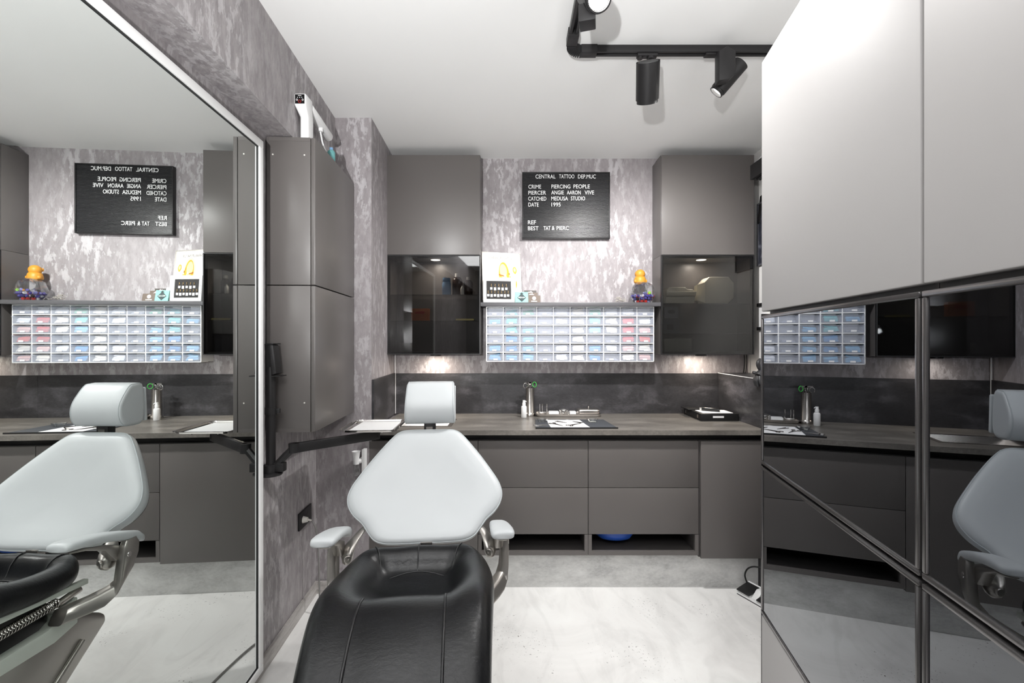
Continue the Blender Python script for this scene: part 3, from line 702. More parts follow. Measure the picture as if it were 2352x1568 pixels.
ordn = ['first', 'second', 'third', 'fourth', 'fifth', 'sixth', 'seventh', 'eighth', 'ninth', 'tenth']
pk_mesh = {}
inv = MATW[org.name].inverted()
first = True
for r in range(NR):
    for c in range(NC):
        pos = Vector((OX0+(c+.5)*cw, Yf, OZ1-(r+1)*rh+.004))
        if first: d = drawer0; lb = lab0; first = False
        else:
            d = drawer0.copy(); S.collection.objects.link(d); d.parent = org
            lb = lab0.copy(); S.collection.objects.link(lb); lb.parent = d
        d.location = inv @ pos
        lb.location = (random.choice((-.004, 0, .004)), 0, 0)
        col = G[r].split()[c]; var = random.randrange(5); key = (col, var)
        full = .45 if col in ('grey', 'navy') else random.uniform(.75, 1.0)
        if key not in pk_mesh:
            rnd = random.Random(hash(var)+7); m = MB(); n_ = 4 if full > .5 else 2
            for q in range(n_):
                a = rnd.uniform(-.35, .35); zc = .006+ .007*q; L_ = rnd.uniform(.036, .044)
                pts = []
                for (u, v) in ((-1, -1), (1, -1), (1, 1), (-1, 1)):
                    pts.append((u*L_*math.cos(a)*.95, .007+q*.004+v*.003, zc+v*.0045+u*L_*math.sin(a)*.35+.004))
                m.add([(x, y, max(.003, z)) for x, y, z in pts]+[(x*.97, y+.026, max(.003, z)+.004) for x, y, z in pts], [(0, 1, 2, 3), (4, 7, 6, 5), (0, 4, 5, 1), (1, 5, 6, 2), (2, 6, 7, 3), (3, 7, 4, 0)])
            ob = m.build('sterile_packets', M_pack[col]); pk_mesh[key] = ob.data
        else:
            ob = bpy.data.objects.new('sterile_packets', pk_mesh[key]); S.collection.objects.link(ob)
        ob.location = pos + Vector((0, .001, .0005)); ob.scale = (.97, 1, min(1.25, full*1.2))
        tag(ob, '%s packets in the %s drawer from the left, %s row from the top' % (names[col], ordn[c], ordn[r]), 'packets', 'packets in the small clear drawers')

# ================================================================== THINGS ON THE WORKTOP
WZ = .9425
t = thing('steel_canister', 'tall brushed steel canister holding scissors, beside the white pump bottle', 'canister', (.122, 3.15, WZ))
MB().lathe((.122, 3.15, WZ), [(.036, 0), (.037, .012), (.0315, .022), (.029, .026), (.029, .193), (.0265, .193), (.0265, .03), (.001, .03)], 36).build('cylinder_body', M_steel, t, smooth=True)
M_green = pr('green_handle', (60, 190, 70), .4)
for i, (dx, dy, tw, mat, lb) in enumerate(((-.014, -.006, .2, M_chrome, 'steel scissors with round chrome handles, left in the canister'), (.0, .016, 1.4, M_chrome, 'steel scissors standing upright at the back of the canister'), (.016, -.006, -.5, M_green, 'scissors with a green-tipped ring handle in the canister'))):
    x, y = .122+dx, 3.15+dy; z = WZ+.195
    t = thing('scissors', lb, 'scissors', (x, y, WZ+.04))
    ca, sa = math.cos(tw), math.sin(tw)
    for s in (-1, 1):
        m = MB(); c = Vector((x+ca*.017*s, y+sa*.017*s, z+.016+.004*s))
        m.tube([c+Vector((ca*.014*math.cos(q), sa*.014*math.cos(q), .017*math.sin(q))) for q in [2*PI*k/20 for k in range(20)]], .0022, 6, close=True)
        m.build('ring_handle', mat if s == 1 else M_chrome, t)
        MB().tube([(x+ca*.004*s, y+sa*.004*s, z), (x-ca*.003*s, y-sa*.003*s, z-.06), (x, y, WZ+.045)], [.0028, .0028, .001], 6).build('blade', M_chrome, t)
    MB().box(x-.022, x+.022, y-.003, y+.003, z+.030, z+.038).build('pin_bar', M_chrome, t)
t = thing('pump_bottle', 'small white pump bottle left of the steel canister', 'bottle', (.080, 3.085, WZ))
MB().lathe((.080, 3.085, WZ), [(.017, 0), (.0185, .002), (.0185, .070), (.016, .076), (.012, .078)], 28).build('bottle_body', M_white, t, smooth=True)
MB().lathe((.080, 3.085, WZ+.0785), [(.0115, 0), (.0115, .018), (.009, .022), (.0085, .036), (.002, .037)], 24).build('pump_head', M_white, t, smooth=True)
MB().tube([(.080, 3.085, WZ+.109), (.093, 3.08, WZ+.109), (.096, 3.079, WZ+.104)], [.004, .003, .0025], 8).build('spout', M_white, t)
# steel instrument tray set
tx0, tx1, ty0, ty1 = .165, .600, 3.105, 3.225
def rrect(x0, x1, y0, y1, r, z, n=5):
    pts = []
    for (cx, cy, a0) in ((x1-r, y1-r, 0), (x0+r, y1-r, PI/2), (x0+r, y0+r, PI), (x1-r, y0+r, 3*PI/2)):
        for i in range(n+1):
            a = a0+PI/2*i/n; pts.append(Vector((cx+r*math.cos(a), cy+r*math.sin(a), z)))
    return pts
def tray_mesh(x0, x1, y0, y1, z, h, lip=.008, r=.02, th=.0015):
    m = MB()
    secs = [rrect(x0+.01, x1-.01, y0+.01, y1-.01, r*.8, z), rrect(x0+.004, x1-.004, y0+.004, y1-.004, r, z+.002), rrect(x0, x1, y0, y1, r, z+h-.002), rrect(x0-lip, x1+lip, y0-lip, y1+lip, r+lip, z+h),
            rrect(x0-lip, x1+lip, y0-lip, y1+lip, r+lip, z+h+th), rrect(x0+th, x1-th, y0+th, y1-th, r, z+h+th-.001), rrect(x0+.005, x1-.005, y0+.005, y1-.005, r, z+.002+th), rrect(x0+.012, x1-.012, y0+.012, y1-.012, r*.8, z+th)]
    m.loft(secs); return m
t = thing('instrument_tray', 'steel instrument tray beside the canister carrying a jar, pins and lidded box', 'tray', ((tx0+tx1)/2, 3.16, WZ))
tray_mesh(tx0, tx1, ty0, ty1, WZ, .018).build('tray', M_steel, t, smooth=True)
t = thing('pin_stand', 'steel block with three upright pins on the instrument tray', 'stand', (.215, 3.15, WZ+.002))
MB().box(.185, .245, 3.13, 3.18, WZ+.0022, WZ+.030).build('block', M_steel, t, bevel=.003)
for x in (.190, .206, .238): MB().cyl((x, 3.145, WZ+.030), (x, 3.145, WZ+.082), .0032, n=12).build('pin', M_chrome, t)
o = MB().box(.250, .318, 3.125, 3.175, WZ+.0022, WZ+.032).build('swab_box', M_white, bevel=.003); tag(o, 'low white box on the tray between pins and steel jar', 'box')
t = thing('steel_jar', 'round steel jar with flat lid in the middle of the tray', 'jar', (.352, 3.15, WZ+.002))
MB().lathe((.352, 3.15, WZ+.0022), [(.028, 0), (.029, .034), (.033, .036)], 32).build('pot', M_chrome, t, smooth=True)
MB().lathe((.352, 3.15, WZ+.0385), [(.035, 0), (.035, .005), (.020, .009), (.012, .012), (.001, .012)], 32).build('lid', M_chrome, t, smooth=True)
o = MB().box(.392, .434, 3.125, 3.175, WZ+.0022, WZ+.032).build('swab_box', M_white, bevel=.003); tag(o, 'low white box on the tray between steel jar and lidded box', 'box')
t = thing('lidded_box', 'rounded steel box with a knobbed lid at the right end of the tray', 'box', (.52, 3.155, WZ+.002))
m = MB(); m.loft([rrect(.450, .588, 3.115, 3.205, .014, WZ+.0022), rrect(.448, .590, 3.113, 3.207, .016, WZ+.008), rrect(.448, .590, 3.113, 3.207, .016, WZ+.034)]); m.build('pan', M_steel, t, smooth=True)
m = MB(); m.loft([rrect(.444, .594, 3.109, 3.211, .018, WZ+.0345), rrect(.444, .594, 3.109, 3.211, .018, WZ+.042), rrect(.450, .588, 3.115, 3.205, .014, WZ+.049)]); m.build('lid', M_steel, t, smooth=True)
MB().lathe((.523, 3.155, WZ+.0492), [(.003, 0), (.003, .010), (.006, .013), (.006, .018), (.001, .019)], 16).build('knob', M_chrome, t, smooth=True)
# dark instrument mat with paper and tools
t = thing('instrument_mat', 'dark folded work mat spread on the worktop under the tools', 'mat', (.37, 2.82, WZ))
m = MB(); m.prism([(.137, 2.685, WZ), (.618, 2.690, WZ), (.590, 2.985, WZ), (.150, 2.985, WZ)], (0, 0, .004)); m.build('mat', pr('charcoal_cloth', (66, 69, 74), .6, bump=.2, bscale=300), t, bevel=.001)
MB().prism([(.137, 2.680, WZ), (.618, 2.684, WZ), (.618, 2.691, WZ), (.137, 2.687, WZ)], (0, 0, .008)).build('hem', M_blackp, t)
m = MB(); pts = [(.228, 2.70), (.30, 2.695), (.38, 2.70), (.457, 2.70), (.445, 2.80), (.432, 2.96), (.37, 2.955), (.355, 2.968), (.335, 2.955), (.225, 2.962), (.222, 2.82)]
m.prism([(x, y, WZ+.0045) for x, y in pts], (0, 0, .001)); o = m.build('paper_napkin', M_paperw); tag(o, 'crinkled white paper napkin on the dark mat', 'napkin')
M_tool = pr('dark_steel', (92, 88, 86), .25, .9)
def clamp(lb, x, y, a, l, mat, rings=True, name='forceps', z=WZ+.0078, ring_r=.011):
    t = thing(name, lb, name, (x, y, z), a)
    for s in (-1, 1):
        MB().tube([(-l*.45, .010*s, 0), (0, .0015*s, 0), (l*.5, .0008*s, 0)], [.0019, .0024, .0009], 6).build('arm', mat, t, local=True)
        if rings:
            c = Vector((-l*.45-ring_r*.8, .015*s, 0))
            MB().tube([c+Vector((ring_r*math.cos(q), ring_r*.8*math.sin(q), 0)) for q in [2*PI*k/18 for k in range(18)]], .0017, 6, close=True).build('ring_handle', mat, t, local=True)
clamp('small dark clamp on the left side of the white napkin', .275, 2.78, -1.0, .10, M_tool)
clamp('dark slim clamp lying diagonally across the napkin', .305, 2.87, -.75, .09, M_tool, rings=False, name='tweezers')
clamp('fine scissors spread open at the right of the napkin', .385, 2.79, .75, .11, M_tool)
clamp('thin curved forceps near the right edge of the napkin', .405, 2.86, 2.3, .08, M_tool, rings=False, name='probe')
clamp('chrome ring-handled scissors on the dark mat left of the napkin', .185, 2.755, .3, .07, M_chrome, ring_r=.014)
def dish(lb, x, y, r):
    t = thing('glass_dish', lb, 'dish', (x, y, WZ+.0042))
    MB().lathe((x, y, WZ+.0042), [(.001, 0), (r*.7, 0), (r, .018), (r-.0015, .018), (r*.68, .0015), (.001, .0015)], 28).build('bowl', M_glass, t, smooth=True)
dish('round glass dish on the dark mat left of the napkin', .190, 2.90, .036)
dish('round glass dish on the dark mat right of the napkin', .505, 2.895, .036)
# black case with paper and a tube
t = thing('black_case', 'flat black hinged case at the right end of the worktop', 'case', (1.32, 3.09, WZ))
m = MB(); m.box(1.205, 1.448, 2.945, 3.235, WZ, WZ+.046); m.build('case_body', M_blackp, t, bevel=.002)
MB().box(1.185, 1.30, 3.10, 3.238, WZ+.0465, WZ+.052).build('folded_lid', M_blackp, t, bevel=.001)
MB().box(1.282, 1.352, 2.9435, 2.945, WZ+.020, WZ+.032).build('label_strip', M_paperw, t)
for y in (2.985, 3.19): MB().box(1.2035, 1.205, y, y+.018, WZ+.014, WZ+.034).build('clasp', M_steel, t)
o = MB().box(1.225, 1.420, 2.965, 3.09, WZ+.0463, WZ+.049).build('paper_sheet', M_paperw); tag(o, 'white paper sheet lying on the flat black case', 'paper')
t = thing('black_tube', 'short glossy black tube lying on the black case', 'tube', (1.31, 3.03, WZ+.061), .1)
MB().cyl((-.045, .04, 0), (.04, -.03, 0), .0115, n=24).build('barrel', pr('gloss_black', (24, 24, 24), .12), t, local=True, smooth=True)
MB().cyl((-.055, .048, 0), (-.0455, .0405, 0), .009, n=24).build('end_cap', M_chrome, t, local=True, smooth=True)

# ================================================================== THINGS AT THE RIGHT WALL
t = thing('air_unit', 'white wall-mounted air unit with black grille by the right cabinet top', 'air unit', (1.55, 2.7, 2.40))
MB().prism([(1.674, 2.55, 2.42), (1.45, 2.55, 2.42), (1.435, 2.55, 2.50), (1.50, 2.55, 2.575), (1.674, 2.55, 2.575)], (0, .20, 0)).build('housing', M_white, t, bevel=.006)
m = MB(); m.box(1.425, 1.445, 2.60, 2.76, 2.415, 2.50)
for i in range(12): m.box(1.45+i*.018, 1.456+i*.018, 2.56, 2.74, 2.405, 2.42)
m.build('grille', M_blackp, t)
o = MB().tube([(1.655, 2.80, 2.60), (1.655, 2.97, 2.55), (1.66, 3.02, 2.35)], .006, 8, sub=6).build('cable', M_blackp); tag(o, 'black cable dropping from the white air unit', 'cable')
o = MB().prism([(1.672, 3.02, 2.37), (1.672, 3.06, 2.40), (1.672, 3.10, 2.25), (1.672, 3.13, 2.24), (1.672, 3.09, 2.42), (1.672, 2.98, 2.44)], (-.012, 0, 0)).build('wall_bracket', M_black); tag(o, 'black angled bracket on the white right wall', 'bracket')
t = thing('framed_poster', 'dark framed chalk-style poster on the white right wall', 'poster', (1.67, 2.95, 1.97))
m = MB(); m.box(1.660, 1.674, 2.70, 3.13, 1.96, 1.97); m.box(1.660, 1.674, 2.70, 3.13, 2.37, 2.38); m.box(1.660, 1.674, 2.70, 2.71, 1.97, 2.37); m.box(1.660, 1.674, 3.12, 3.13, 1.97, 2.37); m.build('frame', pr('grey_frame', (96, 96, 102), .4), t)
pp = MB().box(1.666, 1.672, 2.71, 3.12, 1.97, 2.37).build('poster', mottled('chalk_print', (40, 42, 50), (56, 58, 68), (130, 132, 142), (1, 1, 1), 14, .5, lo=.35, hi=.75), t)
t = thing('wall_note', 'white note strip held by black clips on the right wall', 'note', (1.67, 3.07, 1.54))
MB().box(1.672, 1.674, 3.03, 3.13, 1.53, 1.70).build('paper', M_paperw, t)
for z in (1.685, 1.525): MB().box(1.662, 1.6745, 3.02, 3.135, z, z+.022).build('clip', M_blackp, t)
o = MB().box(1.664, 1.6745, 2.98, 3.12, 1.30, 1.33).build('wall_hook_strip', pr('taupe_strip', (120, 110, 104), .5)); tag(o, 'small taupe strip on the right wall above the gloves', 'strip')
for i, (x, m_) in enumerate(((1.625, M_blackp), (1.640, M_blackp), (1.633, M_steel))):
    o = MB().tube([(x, 3.23, 1.365), (x+.004, 3.235, 1.30), (x, 3.24, 1.230)], .0035, 8, sub=4).build('cable', m_)
    tag(o, ('black cable under the right glass cabinet, left of the pair', 'black cable under the right glass cabinet, nearest the white wall', 'grey cable between the two black ones under the right glass cabinet')[i], 'cable')
t = thing('rubber_glove', 'black rubber gloves draped over the tiled ledge at the cabinet edge', 'gloves', (1.47, 2.72, 1.23))
m = MB(); M_glove = pr('black_rubber', (44, 44, 46), .42)
m.tube([(1.52, 2.74, 1.262), (1.475, 2.725, 1.262), (1.449, 2.715, 1.245)], [.024, .027, .022], 12, sub=4)
m.build('palm', M_glove, t, smooth=True)
for i, (dx, dy, dz, r) in enumerate(((0, -.030, -.045, .0095), (-.006, -.012, -.060, .0095), (-.008, .006, -.055, .009), (-.002, .026, -.04, .008), (-.016, .03, .006, .0095))):
    p = Vector((1.446, 2.715+dy*.7, 1.245)) if i < 4 else Vector((1.455, 2.73, 1.262))
    MB().tube([p, p+Vector((dx-.004, dy*.3, dz*.45)), p+Vector((dx, dy*.5, dz))], [r, r, r*.8], 10, sub=4).build('finger', M_glove, t, smooth=True)
MB().tube([(1.515, 2.74, 1.27), (1.475, 2.728, 1.285), (1.452, 2.722, 1.32), (1.47, 2.73, 1.345)], [.018, .017, .013, .009], 10, sub=4).build('cuff', M_glove, t, smooth=True)
# foot pedal on the floor
t = thing('foot_pedal', 'white floor pedal unit with black rubber pads beside the tall cabinet', 'foot pedal', (1.292, 2.655, 0), math.radians(-65))
MB().box(0, .30, 0, .095, .0025, .014).build('base_plate', M_white, t, local=True, bevel=.004)
MB().box(.002, .298, -.0005, .0955, 0, .0025).build('base_gasket', M_blackp, t, local=True)
for a in (0, .125):
    MB().box(a+.004, a+.078, .004, .088, .0145, .022).build('pedal_foot', M_white, t, local=True, bevel=.002)
    MB().prism([(a, -.002, .030), (a, .090, .052), (a, .090, .040), (a, -.002, .0225)], (.080, 0, 0)).build('pedal_pad', M_blackp, t, local=True, bevel=.002)
MB().prism([(.084, .012, .0145), (.084, .092, .0145), (.084, .092, .055), (.084, .055, .055)], (.036, 0, 0)).build('centre_hump', M_white, t, local=True, bevel=.004)
MB().cyl((.0, .100, .045), (.29, .100, .045), .008, n=16).build('back_bar', M_white, t, local=True, smooth=True)
MB().tube([(1.372, 2.698, .045), (1.362, 2.70, .085), (1.378, 2.70, .120), (1.41, 2.69, .138), (1.46, 2.66, .142)], .0045, 8, sub=8).build('pedal_cord', M_blackp, t, smooth=True)

# ================================================================== LEFT WALL THINGS
t = thing('monitor_arm', 'black pole and swing arm on the left wall carrying the steel tray', 'swing arm', (-1.05, 2.0, .9))
MB().cyl((-1.045, 2.0, .915), (-1.045, 2.0, 1.34), .019, n=20).build('pole', M_black, t, smooth=True)
MB().cyl((-1.045, 2.0, 1.135), (-1.045, 2.0, 1.165), .024, n=20).build('collar', M_black, t, smooth=True)
MB().box(-1.03, -1.006, 1.995, 2.01, 1.14, 1.16).build('collar_knob', M_black, t, bevel=.002)
MB().prism([(-1.055, 1.985, 1.30), (-1.035, 1.985, 1.30), (-1.050, 1.985, 1.44), (-1.064, 1.985, 1.44)], (0, .035, 0)).build('holder_back', M_black, t)
m = MB(); m.prism([(-1.030, 1.975, 1.305), (-1.010, 1.975, 1.312), (-1.024, 1.975, 1.435), (-1.048, 1.975, 1.442)], (0, .05, 0)); m.build('holder_plate', M_black, t, bevel=.002)
m = MB(); m.box(-1.050, -1.018, 1.968, 2.03, 1.438, 1.443); m.box(-1.030, -.992, 1.968, 2.03, 1.300, 1.304); m.build('holder_lip', M_black, t)
MB().lathe((-1.045, 2.0, .872), [(.045, 0), (.048, .004), (.048, .010), (.030, .013), (.030, .045), (.026, .048)], 28).build('clamp_base', M_black, t, smooth=True)
MB().box(-1.03, -.985, 1.985, 2.02, .888, .925).build('clamp_block', M_black, t, bevel=.003)
MB().tube([(-1.02, 2.0, .915), (-.985, 2.01, .955), (-.955, 2.02, .985)], .016, 8).build('elbow', M_black, t)
MB().cyl((-.955, 2.02, .965), (-.955, 2.02, 1.005), .022, n=20).build('joint', M_black, t, smooth=True)
d_ = Vector((.29, .29, .0)); pA = Vector((-.955, 2.02, .985)); nrm = Vector((-.29, .29, 0)).normalized()*.012
MB().prism([pA-nrm+Vector((0, 0, -.022)), pA+nrm+Vector((0, 0, -.022)), pA+nrm+Vector((0, 0, .020)), pA-nrm+Vector((0, 0, .020))], d_).build('arm', M_black, t, bevel=.003)
MB().cyl((-.675, 2.30, .975), (-.675, 2.30, 1.011), .014, n=16).build('tray_mount', M_black, t)
t = thing('steel_tray', 'rectangular polished steel tray with white paper on the black swing arm', 'tray', (-.69, 2.33, 1.0185), math.radians(3))
tm = tray_mesh(-.130, .130, -.150, .150, 0, .012, .010, .03); tm.build('tray', M_chrome, t, local=True, smooth=True)
m = MB(); m.tube([(-.06, -.12, -.004), (-.06, .12, -.004)], .003, 6); m.tube([(.06, -.12, -.004), (.06, .12, -.004)], .003, 6); m.build('support_wire', M_chrome, t, local=True)
pp = MB(); pp.M = MATW[t.name]; pp.prism([(-.10, -.125, .0035), (.105, -.125, .0035), (.105, .128, .0035), (-.095, .128, .0035)], (0, 0, .001)); o = pp.build('tray_paper', M_paperw); tag(o, 'white paper liner lying in the steel tray on the arm', 'paper')
# socket with plug
def lwp(Y): return LW(Y)
t = thing('wall_socket', 'black double wall socket on the left wallpapered wall', 'socket', (LW(2.50), 2.50, .50), .06)
MB().box(.0005, .010, -.085, .085, -.045, .045).build('face_plate', M_black, t, local=True, bevel=.002)
for y in (-.04, .04): MB().cyl((.0102, y, 0), (.0106, y, 0), .022, n=24).build('socket_well', pr('gloss_black_well', (12, 12, 12), .3), t, local=True)
Ms = MATW[t.name]; t = thing('power_plug', 'white round power plug in the black wall socket with its grey cord', 'plug', Ms @ Vector((.0108, -.04, 0)))
o = MB(); o.M = Ms; o.cyl((.0112, -.04, 0), (.035, -.04, 0), .018, .012, 18); o.cyl((.035, -.04, 0), (.055, -.04, -.004), .006, .004, 12); o.build('plug_body', M_white_soft, t, smooth=True)
MB().tube([(-1.065, 2.46, .495), (-1.04, 2.455, .44), (-1.03, 2.46, .28), (-1.02, 2.45, .05), (-.99, 2.40, .008), (-.90, 2.20, .007), (-.85, 2.0, .007), (-.80, 1.7, .007)], .0045, 8, sub=8).build('cord', pr('grey_cord', (130, 128, 126), .5), t, smooth=True)
# white washing drain fitting and duct beside the sink cabinet
t = thing('drain_fitting', 'white plastic drain fitting with a clear bulb near the sink cabinet', 'drain fitting', (-.872, 2.62, .72))
cx, cy = -.885, 2.62
MB().lathe((cx, cy, .80), [(.016, -.045), (.017, -.015), (.022, .025), (.024, .027), (.021, .027), (.012, 0)], 24).build('funnel', M_white, t, smooth=True)
MB().tube([(cx, cy, .765), (-.862, 2.64, .772), (-.852, 2.66, .782)], .014, 12, sub=4).build('elbow', M_white, t, smooth=True)
MB().lathe((cx, cy, .755), [(.018, 0), (.018, -.02), (.021, -.03), (.022, -.055), (.014, -.068), (.001, -.070)], 24).build('trap_bulb', M_glass, t, smooth=True)
o = MB().box(-.856, -.836, 2.625, 2.667, .45, .835).build('cable_duct', M_white, bevel=.003); tag(o, 'white upright cable duct beside the sink cabinet', 'duct')
# curing lamp on top of the side cabinet
t = thing('cordless_lamp', 'white angled treatment lamp with a black control face on the side cabinet', 'lamp', (-.95, 2.14, 2.362))
MB().loft([[Vector((x, y, z)) for x, y in ((-.974, 2.12), (-.936, 2.12), (-.932, 2.17), (-.970, 2.17))] for z in (2.3625, 2.48)] + [[Vector((x, y, z)) for x, y in ((-.985, 2.085), (-.932, 2.085), (-.932, 2.16), (-.985, 2.16))] for z in (2.52, 2.572)]).build('post', M_white, t, bevel=.007, seg=3)
MB().box(-.980, -.937, 2.0835, 2.0852, 2.524, 2.566).build('control_face', pr('gloss_black_face', (18, 18, 20), .15), t, bevel=.001)
M_redp = pr('red_symbol', (190, 40, 36), .5)
for (x, z, r, mt) in ((-.9585, 2.534, .006, M_redp), (-.971, 2.541, .0035, M_white), (-.945, 2.541, .0035, M_white)):
    MB().tube([(x+r*math.cos(q), 2.083, z+r*math.sin(q)) for q in [2*PI*k/14 for k in range(14)]], .0009, 5, close=True).build('button_ring', mt, t)
m = MB()
for x in (-.968, -.9585, -.949): m.box(x-.0015, x+.0015, 2.0826, 2.0834, 2.550, 2.553)
m.box(-.966, -.951, 2.0826, 2.0834, 2.559, 2.561); m.build('symbol_row', M_white, t)
MB().cyl((-.955, 2.165, 2.545), (-.962, 2.42, 2.52), .024, .024, 24).build('barrel', M_white, t, bevel=.004)
MB().cyl((-.955, 2.30, 2.535), (-.955, 2.30, 2.495), .014, .012, 16).build('nozzle', M_white, t)
o = MB().tube([(-.955, 2.30, 2.497), (-.95, 2.32, 2.44), (-.935, 2.36, 2.385), (-.94, 2.40, 2.367)], .004, 8, sub=6).build('lamp_cord', M_white, t)
t = bottle(-.922, 2.355, 2.3625, .019, .075, pr('teal_plastic', (100, 160, 160), .4), M_bot_blue, 'small teal bottle on the side cabinet behind the lamp')

# ================================================================== CEILING TRACK
t = thing('light_track', 'black ceiling light track with a ribbed corner joint', 'light track', (.9, 2.03, CEIL))
def track(x0, x1, y0, y1, name='rail'):
    m = MB(); z0, z1 = CEIL-.031, CEIL-.0005
    if x1-x0 > y1-y0:
        m.box(x0, x1, y0, y0+.012, z0, z1); m.box(x0, x1, y1-.012, y1, z0, z1); m.box(x0, x1, y0+.012, y1-.012, z1-.010, z1)
    else:
        m.box(x0, x0+.012, y0, y1, z0, z1); m.box(x1-.012, x1, y0, y1, z0, z1); m.box(x0+.012, x1-.012, y0, y1, z1-.010, z1)
    return m.build(name, M_black, t, bevel=.0008)
track(.33, 1.62, 2.013, 2.050); track(.236, .273, .35, 1.93)
MB().box(.302, .372, 2.008, 2.054, CEIL-.034, CEIL-.0006).build('end_block', M_black, t, bevel=.001)
MB().box(.232, .278, 1.90, 1.975, CEIL-.034, CEIL-.0006).build('end_block', M_black, t, bevel=.001)
m = MB()
for i in range(11):
    a = math.radians(4+i*8.3); cx, cy = .302, 1.972
    p = Vector((cx-math.cos(a)*.0, cy, 0))
    x = .3045-.049*math.cos(a); y = 1.975+.056*math.sin(a)
    d = Vector((math.cos(a), -math.sin(a)*1.0, 0)); tdir = Vector((math.sin(a), math.cos(a), 0))
    b0 = Vector((x, y, CEIL-.036)) ; q = [b0-d*.021-tdir*.0022, b0+d*.021-tdir*.0012, b0+d*.021+tdir*.0012, b0-d*.021+tdir*.0022]
    m.prism(q, (0, 0, .034))
m.build('ribbed_corner', M_blackp, t)
GR = 'spotlights on the ceiling track'
M_face = pr('spot_glass', (255, 252, 246), .4, emit=14)
def spot_head(sp, d, label, adaptor, face, ln=.162, r=.05):
    t = thing('track_spotlight', label, 'spotlight', (sp.x, sp.y, CEIL-.032), group=GR)
    a = sp - d*ln*.5; b2 = sp + d*ln*.42
    MB().lathe(a, [(r*.9, .004), (r, 0), (r, (b2-a).length), (r*.92, (b2-a).length), (r*.92, (b2-a).length+.014), (r*.80, (b2-a).length+.014), (r*.78, (b2-a).length-.02), (.001, (b2-a).length-.02)], 40, d).build('can', M_black, t, smooth=True)
    MB().lathe(a, [(.001, -.0005), (r*.86, -.0005), (r*.86, .003)], 36, d).build('rear_disc', pr('grey_disc', (96, 96, 96), .4), t)
    MB().lathe(b2, [(.001, .002), (r*.76, .002), (r*.76, .0)], 36, d).build('lamp_face', M_face, t)
    adaptor(t)
def ad1(t):
    MB().box(SP1.x-.048, SP1.x+.040, 2.016, 2.047, CEIL-.045, CEIL-.0315).build('adaptor', M_black, t, bevel=.003)
    MB().cyl((SP1.x-.035, 2.031, CEIL-.045), (SP1.x-.035, 2.031, CEIL-.053), .012, n=16).build('lock_knob', M_black, t)
    MB().cyl((SP1.x+.012, 2.031, CEIL-.045), (SP1.x+.012, 2.031, CEIL-.056), .017, n=20).build('swivel', M_black, t)
    MB().cyl((SP1.x+.012, 2.031, CEIL-.055), (SP1.x+.004, 2.03, 2.60), .007, n=12).build('stem', M_black, t)
def ad2(t):
    bx = SP2.x-.052
    MB().box(bx-.055, bx+.045, 2.016, 2.047, CEIL-.040, CEIL-.0315).build('adaptor', M_black, t, bevel=.002)
    MB().cyl((bx, 2.015, CEIL-.040), (bx, 1.965, 2.675), .012, n=16).build('swivel', M_black, t)
    MB().prism([(bx-.034, 1.935, 2.545), (bx+.010, 1.935, 2.552), (bx+.036, 1.935, 2.575), (bx+.036, 1.935, 2.668), (bx+.002, 1.935, 2.690), (bx-.034, 1.935, 2.668)], (0, .045, 0)).build('driver_box', M_black, t, bevel=.003)
def ad3(t):
    MB().prism([(.222, 1.545, 2.520), (.236, 1.60, 2.520), (.288, 1.585, 2.520), (.276, 1.530, 2.520)], (0, 0, .060)).build('driver_box', M_black, t, bevel=.003)
    MB().cyl((.255, 1.585, 2.58), (.255, 1.585, CEIL-.0315), .010, n=16).build('swivel', M_black, t)
    MB().box(.238, .271, 1.545, 1.625, CEIL-.040, CEIL-.0315).build('adaptor', M_black, t, bevel=.002)
spot_head(SP1, D1, 'black cylinder track spotlight aimed at the letter board wall', ad1, True)
spot_head(SP2, D2, 'black track spotlight with box arm, rightmost on the ceiling track', ad2, True, .145, .034)
spot_head(SP3, D3, 'lit track spotlight with a bright round face at the top edge', ad3, True, .13, .045)

# ================================================================== TREATMENT CHAIR
TH = math.atan(.11); CO = Vector((-.343, 1.7, 0))
ch = thing('treatment_chair', 'reclining treatment chair with pale back and black leather seat, in mid-room', 'chair', CO, TH)
# backrest: shield-shaped cushion in a tilted plane
out = [(0, .0), (.10, .0), (.155, .004), (.19, .018), (.215, .045), (.243, .082), (.278, .112), (.301, .145), (.309, .178), (.303, .212), (.285, .25), (.233, .33), (.185, .395), (.150, .437), (.125, .458), (.09, .467), (0, .468)]
def catmull(P, sub, closed=False):
    Q = []; n = len(P)
    for i in range(n-1 if not closed else n):
        g = (lambda k: P[k % n]) if closed else (lambda k: P[max(0, min(n-1, k))])
        p0, p1, p2, p3 = (Vector(g(i-1)), Vector(g(i)), Vector(g(i+1)), Vector(g(i+2)))
        for k in range(sub):
            t_ = k/sub
            Q.append(.5*((2*p1)+(p2-p0)*t_+(2*p0-5*p1+4*p2-p3)*t_*t_+(3*p1-p0-3*p2+p3)*t_**3))
    if not closed: Q.append(Vector(P[-1]))
    return Q
right = catmull(out, 3)
loop = [Vector((p.x, p.y)) for p in right] + [Vector((-p.x, p.y)) for p in reversed(right[1:-1])]
TB = math.atan(1.56); ev = Vector((0, math.cos(TB), math.sin(TB))); eu = Vector((1, 0, 0)); en = Vector((0, -math.sin(TB), math.cos(TB)))  # en points forwards/up
base = Vector((.014, .085, .664))
def bp3(u, v, h): 
    curve = .035*(u/.3)**2          # wings come slightly forward
    lower = .020*max(0, (.12-v)/.12)**2
    return base + eu*u + ev*v + en*(h+curve*.35+lower)
def ringset(prof, loop, ctr):
    secs = []
    for s, h in prof:
        secs.append([bp3(ctr.x+(p.x-ctr.x)*s, ctr.y+(p.y-ctr.y)*s, h) for p in loop])
    return secs
ctr = Vector((0, .21))
